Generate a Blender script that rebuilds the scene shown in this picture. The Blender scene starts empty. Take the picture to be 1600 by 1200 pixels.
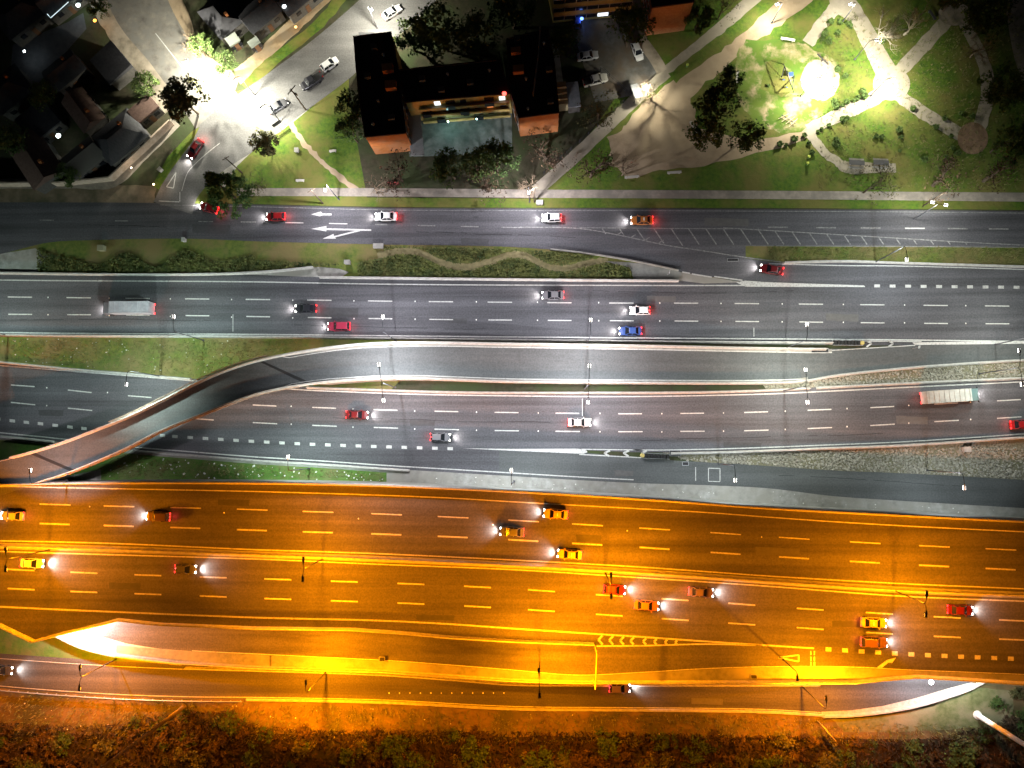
import bpy, bmesh, math, random
import numpy as np
from mathutils import Vector, Matrix
random.seed(7)
R = math.radians
SC = bpy.context.scene
COL = SC.collection

# ------------------------------------------------------------------ camera
FPX, CAMH = 1078.0, 140.0
_d = Vector(((850-800)/FPX, -(690-600)/FPX, -1)).normalized()
_z = -_d
_x = (Vector((1, 0, 0)) - _z*_z.x).normalized()
_y = _z.cross(_x)
M3 = Matrix((_x, _y, _z))                      # camera -> world
cam = bpy.data.cameras.new('camera')
cam.sensor_width = 36; cam.lens = 36*FPX/1600
cam.clip_start = 1; cam.clip_end = 5000
camo = bpy.data.objects.new('camera', cam); COL.objects.link(camo)
camo.matrix_world = Matrix.Translation((0, 0, CAMH)) @ M3.to_4x4()
SC.camera = camo

# ------------------------------------------------------------------ world, exposure
w = bpy.data.worlds.new('World'); SC.world = w; w.use_nodes = True
nt = w.node_tree; bg = nt.nodes['Background']
sky = nt.nodes.new('ShaderNodeTexSky'); sky.sky_type = 'NISHITA'; sky.sun_disc = False
sky.sun_elevation = R(-3); sky.sun_rotation = R(200)
nt.links.new(sky.outputs[0], bg.inputs[0]); bg.inputs[1].default_value = 0.12
SC.view_settings.view_transform = 'Standard'; SC.view_settings.look = 'None'
SC.view_settings.exposure = 0; SC.view_settings.gamma = 1
SC.cycles.use_denoising = True
SC.cycles.max_bounces = 4; SC.cycles.diffuse_bounces = 2; SC.cycles.glossy_bounces = 2
SC.cycles.use_light_tree = True
SC.cycles.caustics_reflective = False; SC.cycles.caustics_refractive = False

# ------------------------------------------------------------------ helpers
def U(px, py, z=0.0):
    """real-world point at height z seen at photo position (1600x1200)"""
    r = M3 @ Vector(((px-800)/FPX, (600-py)/FPX, -1))
    t = (CAMH - z)/-r.z
    return Vector((r.x*t, r.y*t, z))

def curve(pts, smooth=True):
    xs = [p[0] for p in pts]; ys = [p[1] for p in pts]; n = len(xs)
    if n == 1: return lambda x: ys[0]
    sl = [(ys[i+1]-ys[i])/(xs[i+1]-xs[i]) for i in range(n-1)]
    m = [sl[0]] + [(sl[i-1]+sl[i])/2 for i in range(1, n-1)] + [sl[-1]]
    def f(x):
        if x <= xs[0]: return ys[0]+(x-xs[0])*sl[0]
        if x >= xs[-1]: return ys[-1]+(x-xs[-1])*sl[-1]
        i = 0
        while x > xs[i+1]: i += 1
        h = xs[i+1]-xs[i]; t = (x-xs[i])/h
        if not smooth: return ys[i]+sl[i]*(x-xs[i])
        return ((1+2*t)*(1-t)**2*ys[i] + t*(1-t)**2*h*m[i] + t*t*(3-2*t)*ys[i+1] + t*t*(t-1)*h*m[i+1])
    return f
def const(v): return lambda x: v
def lin(*pts):
    xs = [p[0] for p in pts]; ys = [p[1] for p in pts]
    return lambda x: float(np.interp(x, xs, ys))

def link(o, parent=None):
    COL.objects.link(o)
    if parent is not None: o.parent = parent
    return o
def mesh_obj(name, verts, faces, mats, parent=None, mi=None, smooth=False, recalc=True):
    me = bpy.data.meshes.new(name)
    me.from_pydata([tuple(v) for v in verts], [], faces)
    for m in (mats if isinstance(mats, (list, tuple)) else [mats]): me.materials.append(m)
    if mi: me.polygons.foreach_set('material_index', mi)
    if smooth: me.polygons.foreach_set('use_smooth', [True]*len(me.polygons))
    me.update()
    if recalc:
        bm = bmesh.new(); bm.from_mesh(me); bmesh.ops.recalc_face_normals(bm, faces=bm.faces); bm.to_mesh(me); bm.free()
    return link(bpy.data.objects.new(name, me), parent)
def tag(o, label, cat, group=None, kind=None):
    o['label'] = label; o['category'] = cat
    if group: o['group'] = group
    if kind: o['kind'] = kind
    return o
def struct(o): o['kind'] = 'structure'; return o
def empty(name, loc, rz=0, label=None, cat=None, group=None):
    o = bpy.data.objects.new(name, None); link(o)
    o.location = loc; o.rotation_euler = (0, 0, rz); o.empty_display_size = .3
    if label: tag(o, label, cat, group)
    return o
def copy_tree(o, parent=None):
    c = o.copy(); COL.objects.link(c)
    if parent is not None: c.parent = parent
    for ch in list(o.children): copy_tree(ch, c)
    return c

class MB:
    """collects shapes into one mesh"""
    def __init__(s): s.v = []; s.f = []
    def add(s, vs, fs):
        b = len(s.v); s.v += [tuple(v) for v in vs]; s.f += [tuple(i+b for i in f) for f in fs]; return s
    def box(s, c, d, rz=0, taper=1.0):
        x, y, z = d[0]/2, d[1]/2, d[2]/2; ca, sa = math.cos(rz), math.sin(rz); vs = []
        for k in (-1, 1):
            t = taper if k == 1 else 1
            for (i, j) in ((-1, -1), (1, -1), (1, 1), (-1, 1)):
                a, b = i*x*t, j*y*t
                vs.append((c[0]+a*ca-b*sa, c[1]+a*sa+b*ca, c[2]+k*z))
        return s.add(vs, [(3, 2, 1, 0), (4, 5, 6, 7), (0, 1, 5, 4), (1, 2, 6, 5), (2, 3, 7, 6), (3, 0, 4, 7)])
    def tube(s, pts, rad, n=6, cap=True):
        pts = [Vector(p) for p in pts]
        if not isinstance(rad, (list, tuple)): rad = [rad]*len(pts)
        vs = []
        for i, p in enumerate(pts):
            a = pts[max(i-1, 0)]; b = pts[min(i+1, len(pts)-1)]; t = (b-a).normalized()
            u = t.orthogonal().normalized() if abs(t.z) > .99 else t.cross(Vector((0, 0, 1))).normalized()
            v = t.cross(u)
            for k in range(n):
                an = 2*math.pi*k/n; vs.append(p+(u*math.cos(an)+v*math.sin(an))*rad[i])
        fs = [(i*n+k, i*n+(k+1) % n, (i+1)*n+(k+1) % n, (i+1)*n+k) for i in range(len(pts)-1) for k in range(n)]
        if cap: fs += [tuple(range(n))[::-1], tuple((len(pts)-1)*n+k for k in range(n))]
        return s.add(vs, fs)
    def lathe(s, c, prof, n=10):
        vs = []
        for (r, z) in prof:
            for k in range(n):
                an = 2*math.pi*k/n; vs.append((c[0]+r*math.cos(an), c[1]+r*math.sin(an), c[2]+z))
        fs = [(i*n+k, i*n+(k+1) % n, (i+1)*n+(k+1) % n, (i+1)*n+k) for i in range(len(prof)-1) for k in range(n)]
        fs += [tuple(range(n))[::-1], tuple((len(prof)-1)*n+k for k in range(n))]
        return s.add(vs, fs)
    def prism(s, poly, z0, z1):
        """poly: list of (x,y) world"""
        n = len(poly)
        vs = [(p[0], p[1], z0) for p in poly]+[(p[0], p[1], z1) for p in poly]
        return s.add(vs, [tuple(range(n))[::-1], tuple(range(n, 2*n))]+[(i, (i+1) % n, n+(i+1) % n, n+i) for i in range(n)])
    def sheet(s, pts):
        return s.add(pts, [tuple(range(len(pts)))])
    def build(s, name, mat, parent=None, smooth=False):
        return mesh_obj(name, s.v, s.f, mat, parent, smooth=smooth)

# ------------------------------------------------------------------ materials
_mats = {}
def mat(name, c1, c2=None, scale=1.0, rough=.85, stretch=(1, 1, 1), bump=0, c3=None, scale2=None, metal=0, det=6, lo=.35, hi=.65, spec=.3):
    if name in _mats: return _mats[name]
    m = bpy.data.materials.new(name); m.use_nodes = True; t = m.node_tree; N = t.nodes; L = t.links
    b = N['Principled BSDF']; b.inputs['Roughness'].default_value = rough; b.inputs['Metallic'].default_value = metal
    b.inputs['Specular IOR Level'].default_value = spec
    if c2 is None: b.inputs['Base Color'].default_value = (*c1, 1)
    else:
        tc = N.new('ShaderNodeTexCoord'); mp = N.new('ShaderNodeMapping'); mp.inputs['Scale'].default_value = stretch
        L.new(tc.outputs['Object'], mp.inputs[0])
        no = N.new('ShaderNodeTexNoise'); no.inputs['Scale'].default_value = scale; no.inputs['Detail'].default_value = det; no.inputs['Roughness'].default_value = .65
        L.new(mp.outputs[0], no.inputs[0])
        mr = N.new('ShaderNodeMapRange'); mr.inputs[1].default_value = lo; mr.inputs[2].default_value = hi
        L.new(no.outputs[0], mr.inputs[0])
        mx = N.new('ShaderNodeMix'); mx.data_type = 'RGBA'; mx.inputs[6].default_value = (*c1, 1); mx.inputs[7].default_value = (*c2, 1)
        L.new(mr.outputs[0], mx.inputs[0]); out = mx.outputs[2]
        if c3 is not None:
            n2 = N.new('ShaderNodeTexNoise'); n2.inputs['Scale'].default_value = scale2; n2.inputs['Detail'].default_value = 5; n2.inputs['Roughness'].default_value = .6
            L.new(tc.outputs['Object'], n2.inputs[0])
            m2 = N.new('ShaderNodeMapRange'); m2.inputs[1].default_value = .42; m2.inputs[2].default_value = .62
            L.new(n2.outputs[0], m2.inputs[0])
            mx2 = N.new('ShaderNodeMix'); mx2.data_type = 'RGBA'; mx2.inputs[7].default_value = (*c3, 1)
            L.new(m2.outputs[0], mx2.inputs[0]); L.new(out, mx2.inputs[6]); out = mx2.outputs[2]
        L.new(out, b.inputs['Base Color'])
        if bump:
            bp = N.new('ShaderNodeBump'); bp.inputs['Strength'].default_value = bump; bp.inputs['Distance'].default_value = .2
            L.new(no.outputs[0], bp.inputs['Height']); L.new(bp.outputs[0], b.inputs['Normal'])
    _mats[name] = m; return m
def emat(name, c, s, base=None):
    if name in _mats: return _mats[name]
    m = bpy.data.materials.new(name); m.use_nodes = True; b = m.node_tree.nodes['Principled BSDF']
    b.inputs['Base Color'].default_value = (*(base or c), 1)
    b.inputs['Emission Color'].default_value = (*c, 1); b.inputs['Emission Strength'].default_value = s
    _mats[name] = m; return m
def asphalt(name, c, dark=.72, grain=.25):
    """asphalt: fine aggregate grain, lengthwise wheel-track bands, broad stains"""
    m = bpy.data.materials.new(name); m.use_nodes = True; t = m.node_tree; N = t.nodes; L = t.links
    b = N['Principled BSDF']; b.inputs['Roughness'].default_value = .8; b.inputs['Specular IOR Level'].default_value = .35
    tc = N.new('ShaderNodeTexCoord')
    def noise(sc, st, det=4):
        mp = N.new('ShaderNodeMapping'); mp.inputs['Scale'].default_value = st; L.new(tc.outputs['Object'], mp.inputs[0])
        n = N.new('ShaderNodeTexNoise'); n.inputs['Scale'].default_value = sc; n.inputs['Detail'].default_value = det; n.inputs['Roughness'].default_value = .6
        L.new(mp.outputs[0], n.inputs[0]); return n.outputs[0]
    def rng(src, a, b_, lo, hi):
        r = N.new('ShaderNodeMapRange'); r.inputs[1].default_value = a; r.inputs[2].default_value = b_; r.inputs[3].default_value = lo; r.inputs[4].default_value = hi
        L.new(src, r.inputs[0]); return r.outputs[0]
    def mul(a, c_):
        n = N.new('ShaderNodeMath'); n.operation = 'MULTIPLY'; L.new(a, n.inputs[0]); L.new(c_, n.inputs[1]); return n.outputs[0]
    s = mul(rng(noise(.55, (.02, 1, 1), 3), .3, .7, dark, 1.2), rng(noise(.06, (1, 1, 1), 5), .3, .7, .82, 1.18))
    s = mul(s, rng(noise(3.2, (1, 1, 1), 3), .25, .75, 1-grain, 1+grain))
    s = mul(s, rng(noise(.25, (.12, 1, 1), 6), .3, .45, .86, 1.0))
    mx = N.new('ShaderNodeVectorMath'); mx.operation = 'SCALE'; mx.inputs[0].default_value = c
    L.new(s, mx.inputs['Scale']); L.new(mx.outputs[0], b.inputs['Base Color'])
    _mats[name] = m; return m

ASPH = asphalt('asphalt_highway', (.086, .086, .094), .55, .32)
ASPH2 = asphalt('asphalt_ramp', (.075, .08, .08), .85)
ASPHO = asphalt('asphalt_viaduct', (.082, .078, .076), .55, .32)
ASPHT = asphalt('asphalt_street', (.11, .108, .105), .95)
CONC = mat('concrete', (.34, .335, .31), (.19, .185, .165), .6, .9, c3=(.25, .24, .21), scale2=.16, bump=.1)
CONCL = mat('concrete_barrier', (.45, .44, .41), (.3, .29, .27), 1.5, .9)
CONCD = mat('concrete_gutter', (.22, .22, .2), (.15, .15, .135), 1.1, .9, c3=(.26, .25, .22), scale2=.12)
PAINT = mat('road_paint', (.5, .5, .48), (.2, .2, .19), 3.0, .7, det=8, lo=.48, hi=.72)
PAINTW = mat('road_paint_worn', (.3, .3, .29), (.11, .11, .11), 2.2, .8, det=6)
GRASS = mat('park_grass', (.04, .09, .01), (.09, .15, .012), 1.3, .95, bump=.6, c3=(.13, .125, .03), scale2=.13, det=8)
GRASSM = mat('median_grass', (.06, .1, .018), (.13, .15, .028), 1.2, .95, bump=.5, c3=(.16, .13, .05), scale2=.16, det=8)
GRASSD = mat('dark_soil_grass', (.03, .032, .015), (.06, .05, .03), .8, .95, bump=.5, c3=(.04, .055, .02), scale2=.15, det=8)
DRY = mat('dry_grass', (.2, .14, .07), (.13, .09, .045), .7, .95, (.35, 1, 1), .5, c3=(.075, .07, .03), scale2=.16, det=9)
DIRT = mat('bare_dirt', (.34, .26, .17), (.25, .19, .12), .5, .95, bump=.3, c3=(.38, .3, .2), scale2=.1, det=8)
SAND = mat('playground_sand', (.42, .36, .26), (.36, .3, .2), .6, .95)
PAVE = mat('pavement_slabs', (.33, .29, .24), (.26, .23, .19), 1.0, .9, c3=(.2, .18, .15), scale2=.25)
GRAVEL = mat('gravel', (.3, .28, .22), (.07, .065, .05), 2.6, .95, bump=.8, c3=(.16, .15, .09), scale2=.2, det=10, lo=.42, hi=.6)
STEEL = mat('galvanised_steel', (.33, .34, .35), (.26, .27, .28), 3, .55, metal=.4)
DSTEEL = mat('dark_steel', (.04, .04, .045))
WHITEP = mat('white_paint', (.75, .75, .72))
YELP = mat('yellow_paint', (.7, .5, .05))
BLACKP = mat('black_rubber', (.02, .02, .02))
LENSW = emat('lamp_lens_white', (1, .97, .92), 14)
LENSO = emat('lamp_lens_sodium', (1, .35, .02), 8)

# ------------------------------------------------------------------ ground and roads
def ribbon(name, top, bot, zf, x0, x1, m, dz=0.0, step=12, skirt_t=None, skirt_b=None, edge_m=None):
    """carriageway between two photo lines, lying on height zf(x)+dz; skirts are solid side walls down to a height function"""
    n = max(2, int((x1-x0)/step)+1); xs = [x0+(x1-x0)*i/(n-1) for i in range(n)]
    v = []; f = []; mi = []
    for x in xs:
        z = zf(x)+dz
        a = U(x, top(x), z); b = U(x, bot(x), z)
        v += [a, b]
    for i in range(n-1): f.append((2*i, 2*i+1, 2*i+3, 2*i+2)); mi.append(0)
    for off, sk in ((0, skirt_t), (1, skirt_b)):
        if sk is None: continue
        base = len(v)
        for i, x in enumerate(xs):
            p = v[2*i+off]; v.append(Vector((p[0], p[1], sk(x))))
        for i in range(n-1): f.append((2*i+off, 2*i+2+off, base+i+1, base+i)); mi.append(1 if edge_m else 0)
    o = mesh_obj(name, v, f, [m]+([edge_m] if edge_m else []), mi=mi, recalc=False)
    # top faces up
    me = o.data
    if me.polygons[0].normal.z < 0: me.flip_normals()
    return struct(o)
def area(name, pts, z, m, jitter=0, sub=1, seed=1):
    rnd = random.Random(seed); P = []
    for i, p in enumerate(pts):
        q = pts[(i+1) % len(pts)]
        for k in range(sub):
            t = k/sub; x, y = p[0]+(q[0]-p[0])*t, p[1]+(q[1]-p[1])*t
            P.append(U(x+rnd.uniform(-jitter, jitter), y+rnd.uniform(-jitter, jitter), z))
    o = mesh_obj(name, P, [tuple(range(len(P)))], m, recalc=False)
    if o.data.polygons[0].normal.z < 0: o.data.flip_normals()
    return struct(o)
def catmull(pts, n=6):
    out = []; P = [pts[0]]+list(pts)+[pts[-1]]
    for i in range(1, len(P)-2):
        for k in range(n):
            t = k/n; r = []
            for d in range(len(pts[0])):
                a, b, c, e = P[i-1][d], P[i][d], P[i+1][d], P[i+2][d]
                r.append(.5*((2*b)+(-a+c)*t+(2*a-5*b+4*c-e)*t*t+(-a+3*b-3*c+e)*t**3))
            out.append(tuple(r))
    out.append(tuple(pts[-1])); return out
def path_world(name, pts, width, z, m, n=6, jitter=0, seed=1, thick=0):
    """pts in photo px; width metres (or list)"""
    rnd = random.Random(seed)
    W = width if isinstance(width, (list, tuple)) else [width]*len(pts)
    P = catmull([(p[0], p[1], W[i]) for i, p in enumerate(pts)], n)
    c = [U(p[0], p[1], z) for p in P]; v = []
    for i in range(len(c)):
        t = (c[min(i+1, len(c)-1)]-c[max(i-1, 0)]); t.z = 0; t.normalize(); nn = Vector((-t.y, t.x, 0)); h = P[i][2]/2
        v += [c[i]+nn*(h+rnd.uniform(-jitter, jitter)), c[i]-nn*(h+rnd.uniform(-jitter, jitter))]
    f = [(2*i, 2*i+1, 2*i+3, 2*i+2) for i in range(len(c)-1)]
    if thick:
        b = len(v); v += [Vector((p[0], p[1], p[2]-thick)) for p in v[:b]]
        for i in range(len(c)-1):
            f += [(2*i, 2*i+2, b+2*i+2, b+2*i), (2*i+1, 2*i+3, b+2*i+3, b+2*i+1)]
    o = mesh_obj(name, v, f, m, recalc=False)
    if o.data.polygons[0].normal.z < 0: o.data.flip_normals()
    return struct(o)
def disc(name, px, py, rpx, z, m, n=40, ry=None, jitter=0):
    rnd = random.Random(3)
    P = [U(px+(rpx+rnd.uniform(-jitter, jitter))*math.cos(a*2*math.pi/n), py+((ry or rpx)+rnd.uniform(-jitter, jitter))*math.sin(a*2*math.pi/n), z) for a in range(n)]
    return area_w(name, P, m)
def area_w(name, P, m):
    o = mesh_obj(name, P, [tuple(range(len(P)))], m, recalc=False)
    if o.data.polygons[0].normal.z < 0: o.data.flip_normals()
    return struct(o)

g = mesh_obj('ground', [(-2500, -2500, 0), (2500, -2500, 0), (2500, 2500, 0), (-2500, 2500, 0)], [(0, 1, 2, 3)], GRASSD); struct(g)

X0, X1 = -300, 1900
Z0 = const(0.0)
DECK = 8.0
zC = lin((60, DECK), (180, 7.7), (400, 6.6), (600, 4.6), (900, 1.8), (1250, .1), (1900, .1))   # ramp height
zG = lin((300, 1.0), (420, 1.6), (820, 7.2), (930, DECK), (1900, DECK))                          # collector height
zE = const(DECK)

# -- line work of the roads in photo pixels
A_n = curve([(-300, 316), (0, 316), (240, 317), (400, 320), (600, 325), (800, 326), (1000, 326), (1200, 327), (1400, 328), (1600, 330), (1900, 333)])
A_s = curve([(-300, 440), (0, 397), (75, 379), (150, 375), (300, 373), (400, 377), (600, 382), (800, 386), (900, 394), (1000, 410), (1060, 424), (1120, 434), (1165, 441)])
A_mainS = curve([(800, 357), (905, 358), (975, 370), (1040, 383), (1100, 384), (1400, 384), (1600, 386), (1900, 389)], False)
SL_n = curve([(800, 350), (905, 358), (975, 370), (1040, 384), (1100, 393), (1150, 401), (1225, 411), (1320, 409), (1400, 411), (1600, 417), (1900, 426)])
B_n = curve([(-300, 420), (0, 426), (200, 428), (380, 429), (500, 433), (700, 436), (900, 438), (1060, 439), (1165, 441)])
B_s = curve([(-300, 516), (0, 525), (200, 527), (400, 528), (600, 531), (800, 534), (1100, 537), (1300, 539), (1600, 541), (1900, 543)])
C_n = curve([(0, 719), (48, 707), (100, 691), (150, 672), (200, 652), (250, 628), (305, 600), (350, 580), (400, 564), (480, 548), (560, 538), (640, 535), (800, 537), (1000, 540), (1200, 544), (1300, 545), (1425, 540), (1600, 536), (1900, 532)])
C_s = curve([(57, 756), (110, 739), (150, 723), (200, 701), (250, 675), (325, 645), (400, 617), (480, 601), (560, 594), (640, 592), (800, 597), (1000, 599), (1200, 599), (1250, 597), (1300, 588), (1400, 577), (1500, 569), (1600, 563), (1900, 549)])
D_n = curve([(-300, 530), (0, 565), (100, 575), (200, 583), (290, 591), (470, 604), (600, 609), (700, 612), (900, 613), (1100, 612), (1200, 609), (1300, 604), (1400, 599), (1600, 590), (1900, 575)])
D_s = curve([(-300, 650), (0, 681), (80, 689), (215, 704), (300, 711), (400, 719), (500, 725), (600, 732), (700, 738), (800, 744), (900, 750), (1000, 755), (1100, 758), (1200, 763), (1300, 775), (1400, 782), (1600, 794), (1900, 812)])
D_sm = curve([(900, 702), (1000, 707), (1100, 706), (1200, 703), (1300, 699), (1400, 695), (1500, 689), (1600, 682), (1900, 663)])
F_n = curve([(900, 702), (1000, 716), (1100, 722), (1200, 728), (1300, 735), (1400, 739), (1500, 744), (1600, 750), (1900, 765)])
E_n = curve([(-300, 762), (0, 756), (160, 753), (400, 753), (600, 757), (800, 766), (1000, 778), (1200, 792), (1400, 803), (1600, 813), (1900, 828)])
E_s = curve([(-300, 850), (0, 977), (55, 1003), (90, 993), (165, 975), (187, 969), (250, 976), (400, 982), (550, 984), (625, 989), (700, 996), (800, 1002), (930, 1007), (1000, 1004), (1100, 1008), (1300, 1018), (1600, 1034), (1900, 1050)], False)
G_s = curve([(180, 1024), (280, 1036), (400, 1044), (500, 1047), (600, 1050), (700, 1057), (800, 1064), (900, 1067), (1000, 1067), (1200, 1067), (1330, 1067), (1380, 1062), (1430, 1058), (1500, 1062), (1600, 1069), (1900, 1085)], False)
G_pav = curve([(180, 1008), (300, 1018), (400, 1023), (500, 1028), (600, 1033), (700, 1040), (800, 1048), (900, 1056), (1000, 1052), (1100, 1046), (1200, 1043), (1350, 1044), (1400, 1047), (1500, 1051), (1600, 1055), (1900, 1070)])
H_n = curve([(-300, 1005), (0, 1026), (100, 1033), (200, 1039), (300, 1043), (400, 1046), (500, 1049), (600, 1053), (700, 1060), (800, 1068), (900, 1069), (1290, 1069)])
H_s = curve([(-300, 1045), (0, 1075), (100, 1083), (200, 1089), (300, 1092), (400, 1093), (600, 1097), (800, 1107), (1000, 1109), (1200, 1112), (1290, 1117)])

# ground sheets of other colours (each a few mm-cm above the last)
area('park_ground', [(860, -300), (1900, -300), (1900, 318), (835, 318), (900, 240), (985, 120), (1000, 40)], .004, GRASS)
area('verge_ground', [(330, 150), (440, 130), (545, 90), (545, 150), (575, 318), (290, 318)], .004, GRASS)
area('median_ground', [(-300, 372), (1100, 372), (1900, 380), (1900, 425), (1200, 440), (-300, 440)], .006, GRASSM)
area('infield_ground', [(-300, 515), (700, 520), (600, 620), (-300, 620)], .006, GRASSM)
area('infield_ground', [(-300, 680), (80, 683), (230, 690), (620, 725), (620, 770), (-300, 770)], .007, mat('lush_grass', (.05, .13, .02), (.09, .17, .03), 1.1, .95, bump=.5, c3=(.12, .14, .05), scale2=.2, det=8))
area('dry_ground', [(-300, 1040), (1900, 1040), (1900, 1160), (1900, 1260), (600, 1260), (-300, 1260)], .006, DRY, 2.5, 10)
area('lush_verge', [(-300, 900), (0, 940), (60, 985), (130, 1012), (200, 1027), (290, 1040), (200, 1040), (0, 1027), (-300, 1005)], .009, _mats['lush_grass'])
area('scrub_ground', [(-300, 1142), (1900, 1158), (1900, 1600), (-300, 1600)], .009, mat('scrub_soil', (.015, .012, .008), (.05, .03, .016), .5, .95, bump=.6, c3=(.03, .03, .014), scale2=.22, det=10), 3, 40)
area('gravel_bank', [(1010, 700), (1900, 640), (1900, 775), (1400, 745), (1100, 725)], .008, GRAVEL)
area('gravel_strip', [(1180, 585), (1900, 540), (1900, 605), (1200, 612)], .008, GRAVEL)

ribbon('road_frontage_north', A_n, A_s, Z0, X0, 1165, ASPH, .02)
ribbon('road_frontage_north_east', A_n, A_mainS, Z0, 900, X1, ASPH, .024)
hat = ribbon('road_shoulder_hatched', curve([(905, 340), (1900, 340)]), curve([(905, 357), (1040, 383), (1100, 384), (1900, 389)], False), Z0, 905, X1, CONCD, .022)
ribbon('slip_road', SL_n, curve([(900, 394), (1000, 410), (1060, 424), (1120, 434), (1165, 441), (1350, 450), (1900, 460)]), Z0, 905, X1, ASPH, .028)
ribbon('highway_westbound', curve([(-300, 420), (0, 426), (200, 428), (380, 429), (500, 433), (1060, 439), (1165, 441), (1350, 443), (1900, 450)]), B_s, Z0, X0, X1, ASPH, .032)
ribbon('highway_eastbound', D_n, curve([(-300, 650), (0, 681), (80, 689), (215, 704), (400, 719), (600, 732), (700, 738), (800, 744), (900, 700), (905, 703), (1000, 707), (1100, 706), (1200, 703), (1300, 699), (1400, 695), (1500, 689), (1600, 682), (1900, 663)], False), Z0, X0, X1, ASPH, .02)
ribbon('exit_road', curve([(780, 700), (900, 706), (1000, 716), (1100, 722), (1200, 728), (1300, 735), (1400, 739), (1500, 744), (1600, 750), (1900, 765)]), D_s, Z0, 780, X1, ASPH2, .026)
ribbon('concrete_apron', lambda x: D_s(x)-1, lambda x: E_n(x)+4, Z0, 604, X1, CONC, .012)
ribbon('concrete_gutter', lambda x: D_s(x)-1, lambda x: D_s(x)+6, Z0, X0, 604, CONC, .012)
# ramp: bridge slab where it spans the eastbound highway, solid fill elsewhere
def zunder(x):
    return 0.0 if (x > 500 or x < 90) else max(zC(x)-1.3, 0)
ribbon('ramp_road', C_n, C_s, zC, X0, X1, ASPH2, .05, skirt_t=zunder, skirt_b=zunder, edge_m=CONC)
ribbon('ramp_underside', C_n, C_s, lambda x: zC(x)-1.3, 88, 505, CONC)
ribbon('ramp_gutter', lambda x: C_n(x)+.5, lambda x: C_n(x)+(5.5 if x > 520 else 1+4.5*max(0, (x-400)/120)), zC, 400, 1300, CONC, .075)
ribbon('ramp_gutter', lambda x: C_s(x)-(6 if x > 560 else 1+5*max(0, (x-470)/90)), lambda x: C_s(x)-.5, zC, 470, 1262, CONC, .075)
for q in (((401, 563), (406, 562), (490, 600), (484, 603)), ((46, 709), (51, 706), (121, 736), (116, 739))):  # cast shadows of lamp poles on the ramp, painted as dark strips
    m_ = mesh_obj('painted_pole_shadow', [U(x, y, zC(x)+.09) for x, y in q], [(0, 1, 2, 3)], BLACKP); struct(m_)
# main viaduct
ribbon('viaduct_deck', E_n, E_s, zE, X0, X1, ASPHO, .03, step=8, skirt_t=const(0.0), skirt_b=lambda x: 6.8 if (x < 187) else 0.0 if x < 1330 else 6.8, edge_m=CONC)
ribbon('viaduct_underside', lambda x: E_s(x)-14, E_s, const(6.8), X0, 192, CONC, step=8)
ribbon('collector_road', lambda x: E_s(x)-2 if x < 930 else E_s(x)-1, G_s, zG, 175, X1, ASPHO, .02, skirt_b=lambda x: 0.0 if x < 1330 else 6.8, edge_m=CONC)
ribbon('underpass_soffit', lambda x: E_s(x)-30, G_s, const(6.8), 1325, X1, CONC)
ribbon('collector_gutter', G_pav, lambda x: G_s(x)-1, zG, 182, X1, CONCD, .032)
area('collector_road_bend', [(320, 960), (320, 1040), (280, 1036), (230, 1031), (180, 1024), (130, 1011), (92, 994), (45, 972), (0, 945), (-60, 900), (-160, 800), (-60, 780), (60, 860), (160, 920)], 1.0, ASPHO)
area('collector_bend_gutter', [(305, 1018), (305, 1039), (280, 1036), (230, 1031), (180, 1024), (130, 1011), (92, 994), (60, 980), (75, 968), (140, 990), (200, 1006), (250, 1014)], 1.03, CONCL)
ribbon('frontage_road_south', lambda x: H_n(x)-5, H_s, Z0, X0, 1290, ASPHO, .02)
area('frontage_road_south_bend', [(1288, 1050), (1288, 1117), (1330, 1115), (1380, 1109), (1430, 1099), (1480, 1084), (1520, 1066), (1570, 1030), (1600, 980), (1600, 930), (1500, 930), (1480, 980), (1400, 1030)], .022, ASPH)
area('frontage_bend_gutter', [(1284, 1112), (1284, 1120), (1330, 1118.5), (1380, 1113), (1430, 1104), (1480, 1089), (1533, 1070), (1518, 1066), (1480, 1076), (1430, 1091), (1380, 1103), (1330, 1110)], .034, CONCL)

# streets north-west
path_world('street_north', [(180, -120), (215, 0), (262, 75), (310, 135), (350, 190)], [13, 12.5, 10, 11, 12], .02, mat('worn_street', (.24, .225, .19), (.12, .11, .1), .35, .9, c3=(.17, .165, .15), scale2=.6, det=9))
path_world('street_diagonal', [(760, -130), (640, -20), (598, 22), (520, 90), (440, 150), (372, 200), (322, 240), (285, 290), (270, 325)], [13, 12.5, 12, 12, 12, 12.5, 11, 8.5, 9], .024, ASPHT)
PAVEW = mat('pavement_worn', (.3, .25, .19), (.17, .15, .11), .6, .9, c3=(.38, .33, .26), scale2=.2)
path_world('pavement_west', [(120, -60), (160, 10), (195, 65), (235, 125), (268, 170)], [4, 4.5, 5, 4.5, 4], .012, PAVEW, jitter=.2)
path_world('pavement_verge', [(250, -60), (285, 40), (310, 90), (345, 118), (372, 128)], [5, 4, 4, 4.5, 4], .014, DIRT, jitter=.3)
path_world('pavement_northeast', [(560, -60), (505, -5), (448, 50), (395, 100), (368, 122)], 3.4, .016, mat('pavement_ochre', (.36, .26, .15), (.25, .18, .1), .7, .9, c3=(.3, .24, .16), scale2=.3), jitter=.15)
path_world('grass_strip', [(575, -60), (540, -12), (490, 45), (420, 100), (385, 138)], [2.5, 2.4, 2.4, 2.6, 2.6], .018, GRASS, jitter=.2)
path_world('pavement_southeast', [(700, -60), (648, 22), (560, 92), (515, 132), (455, 182), (400, 222), (365, 255), (345, 290)], [2.5, 2.5, 2.6, 2.4, 2.4, 2.4, 2.2, 2], .016, CONC, jitter=.1)
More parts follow.
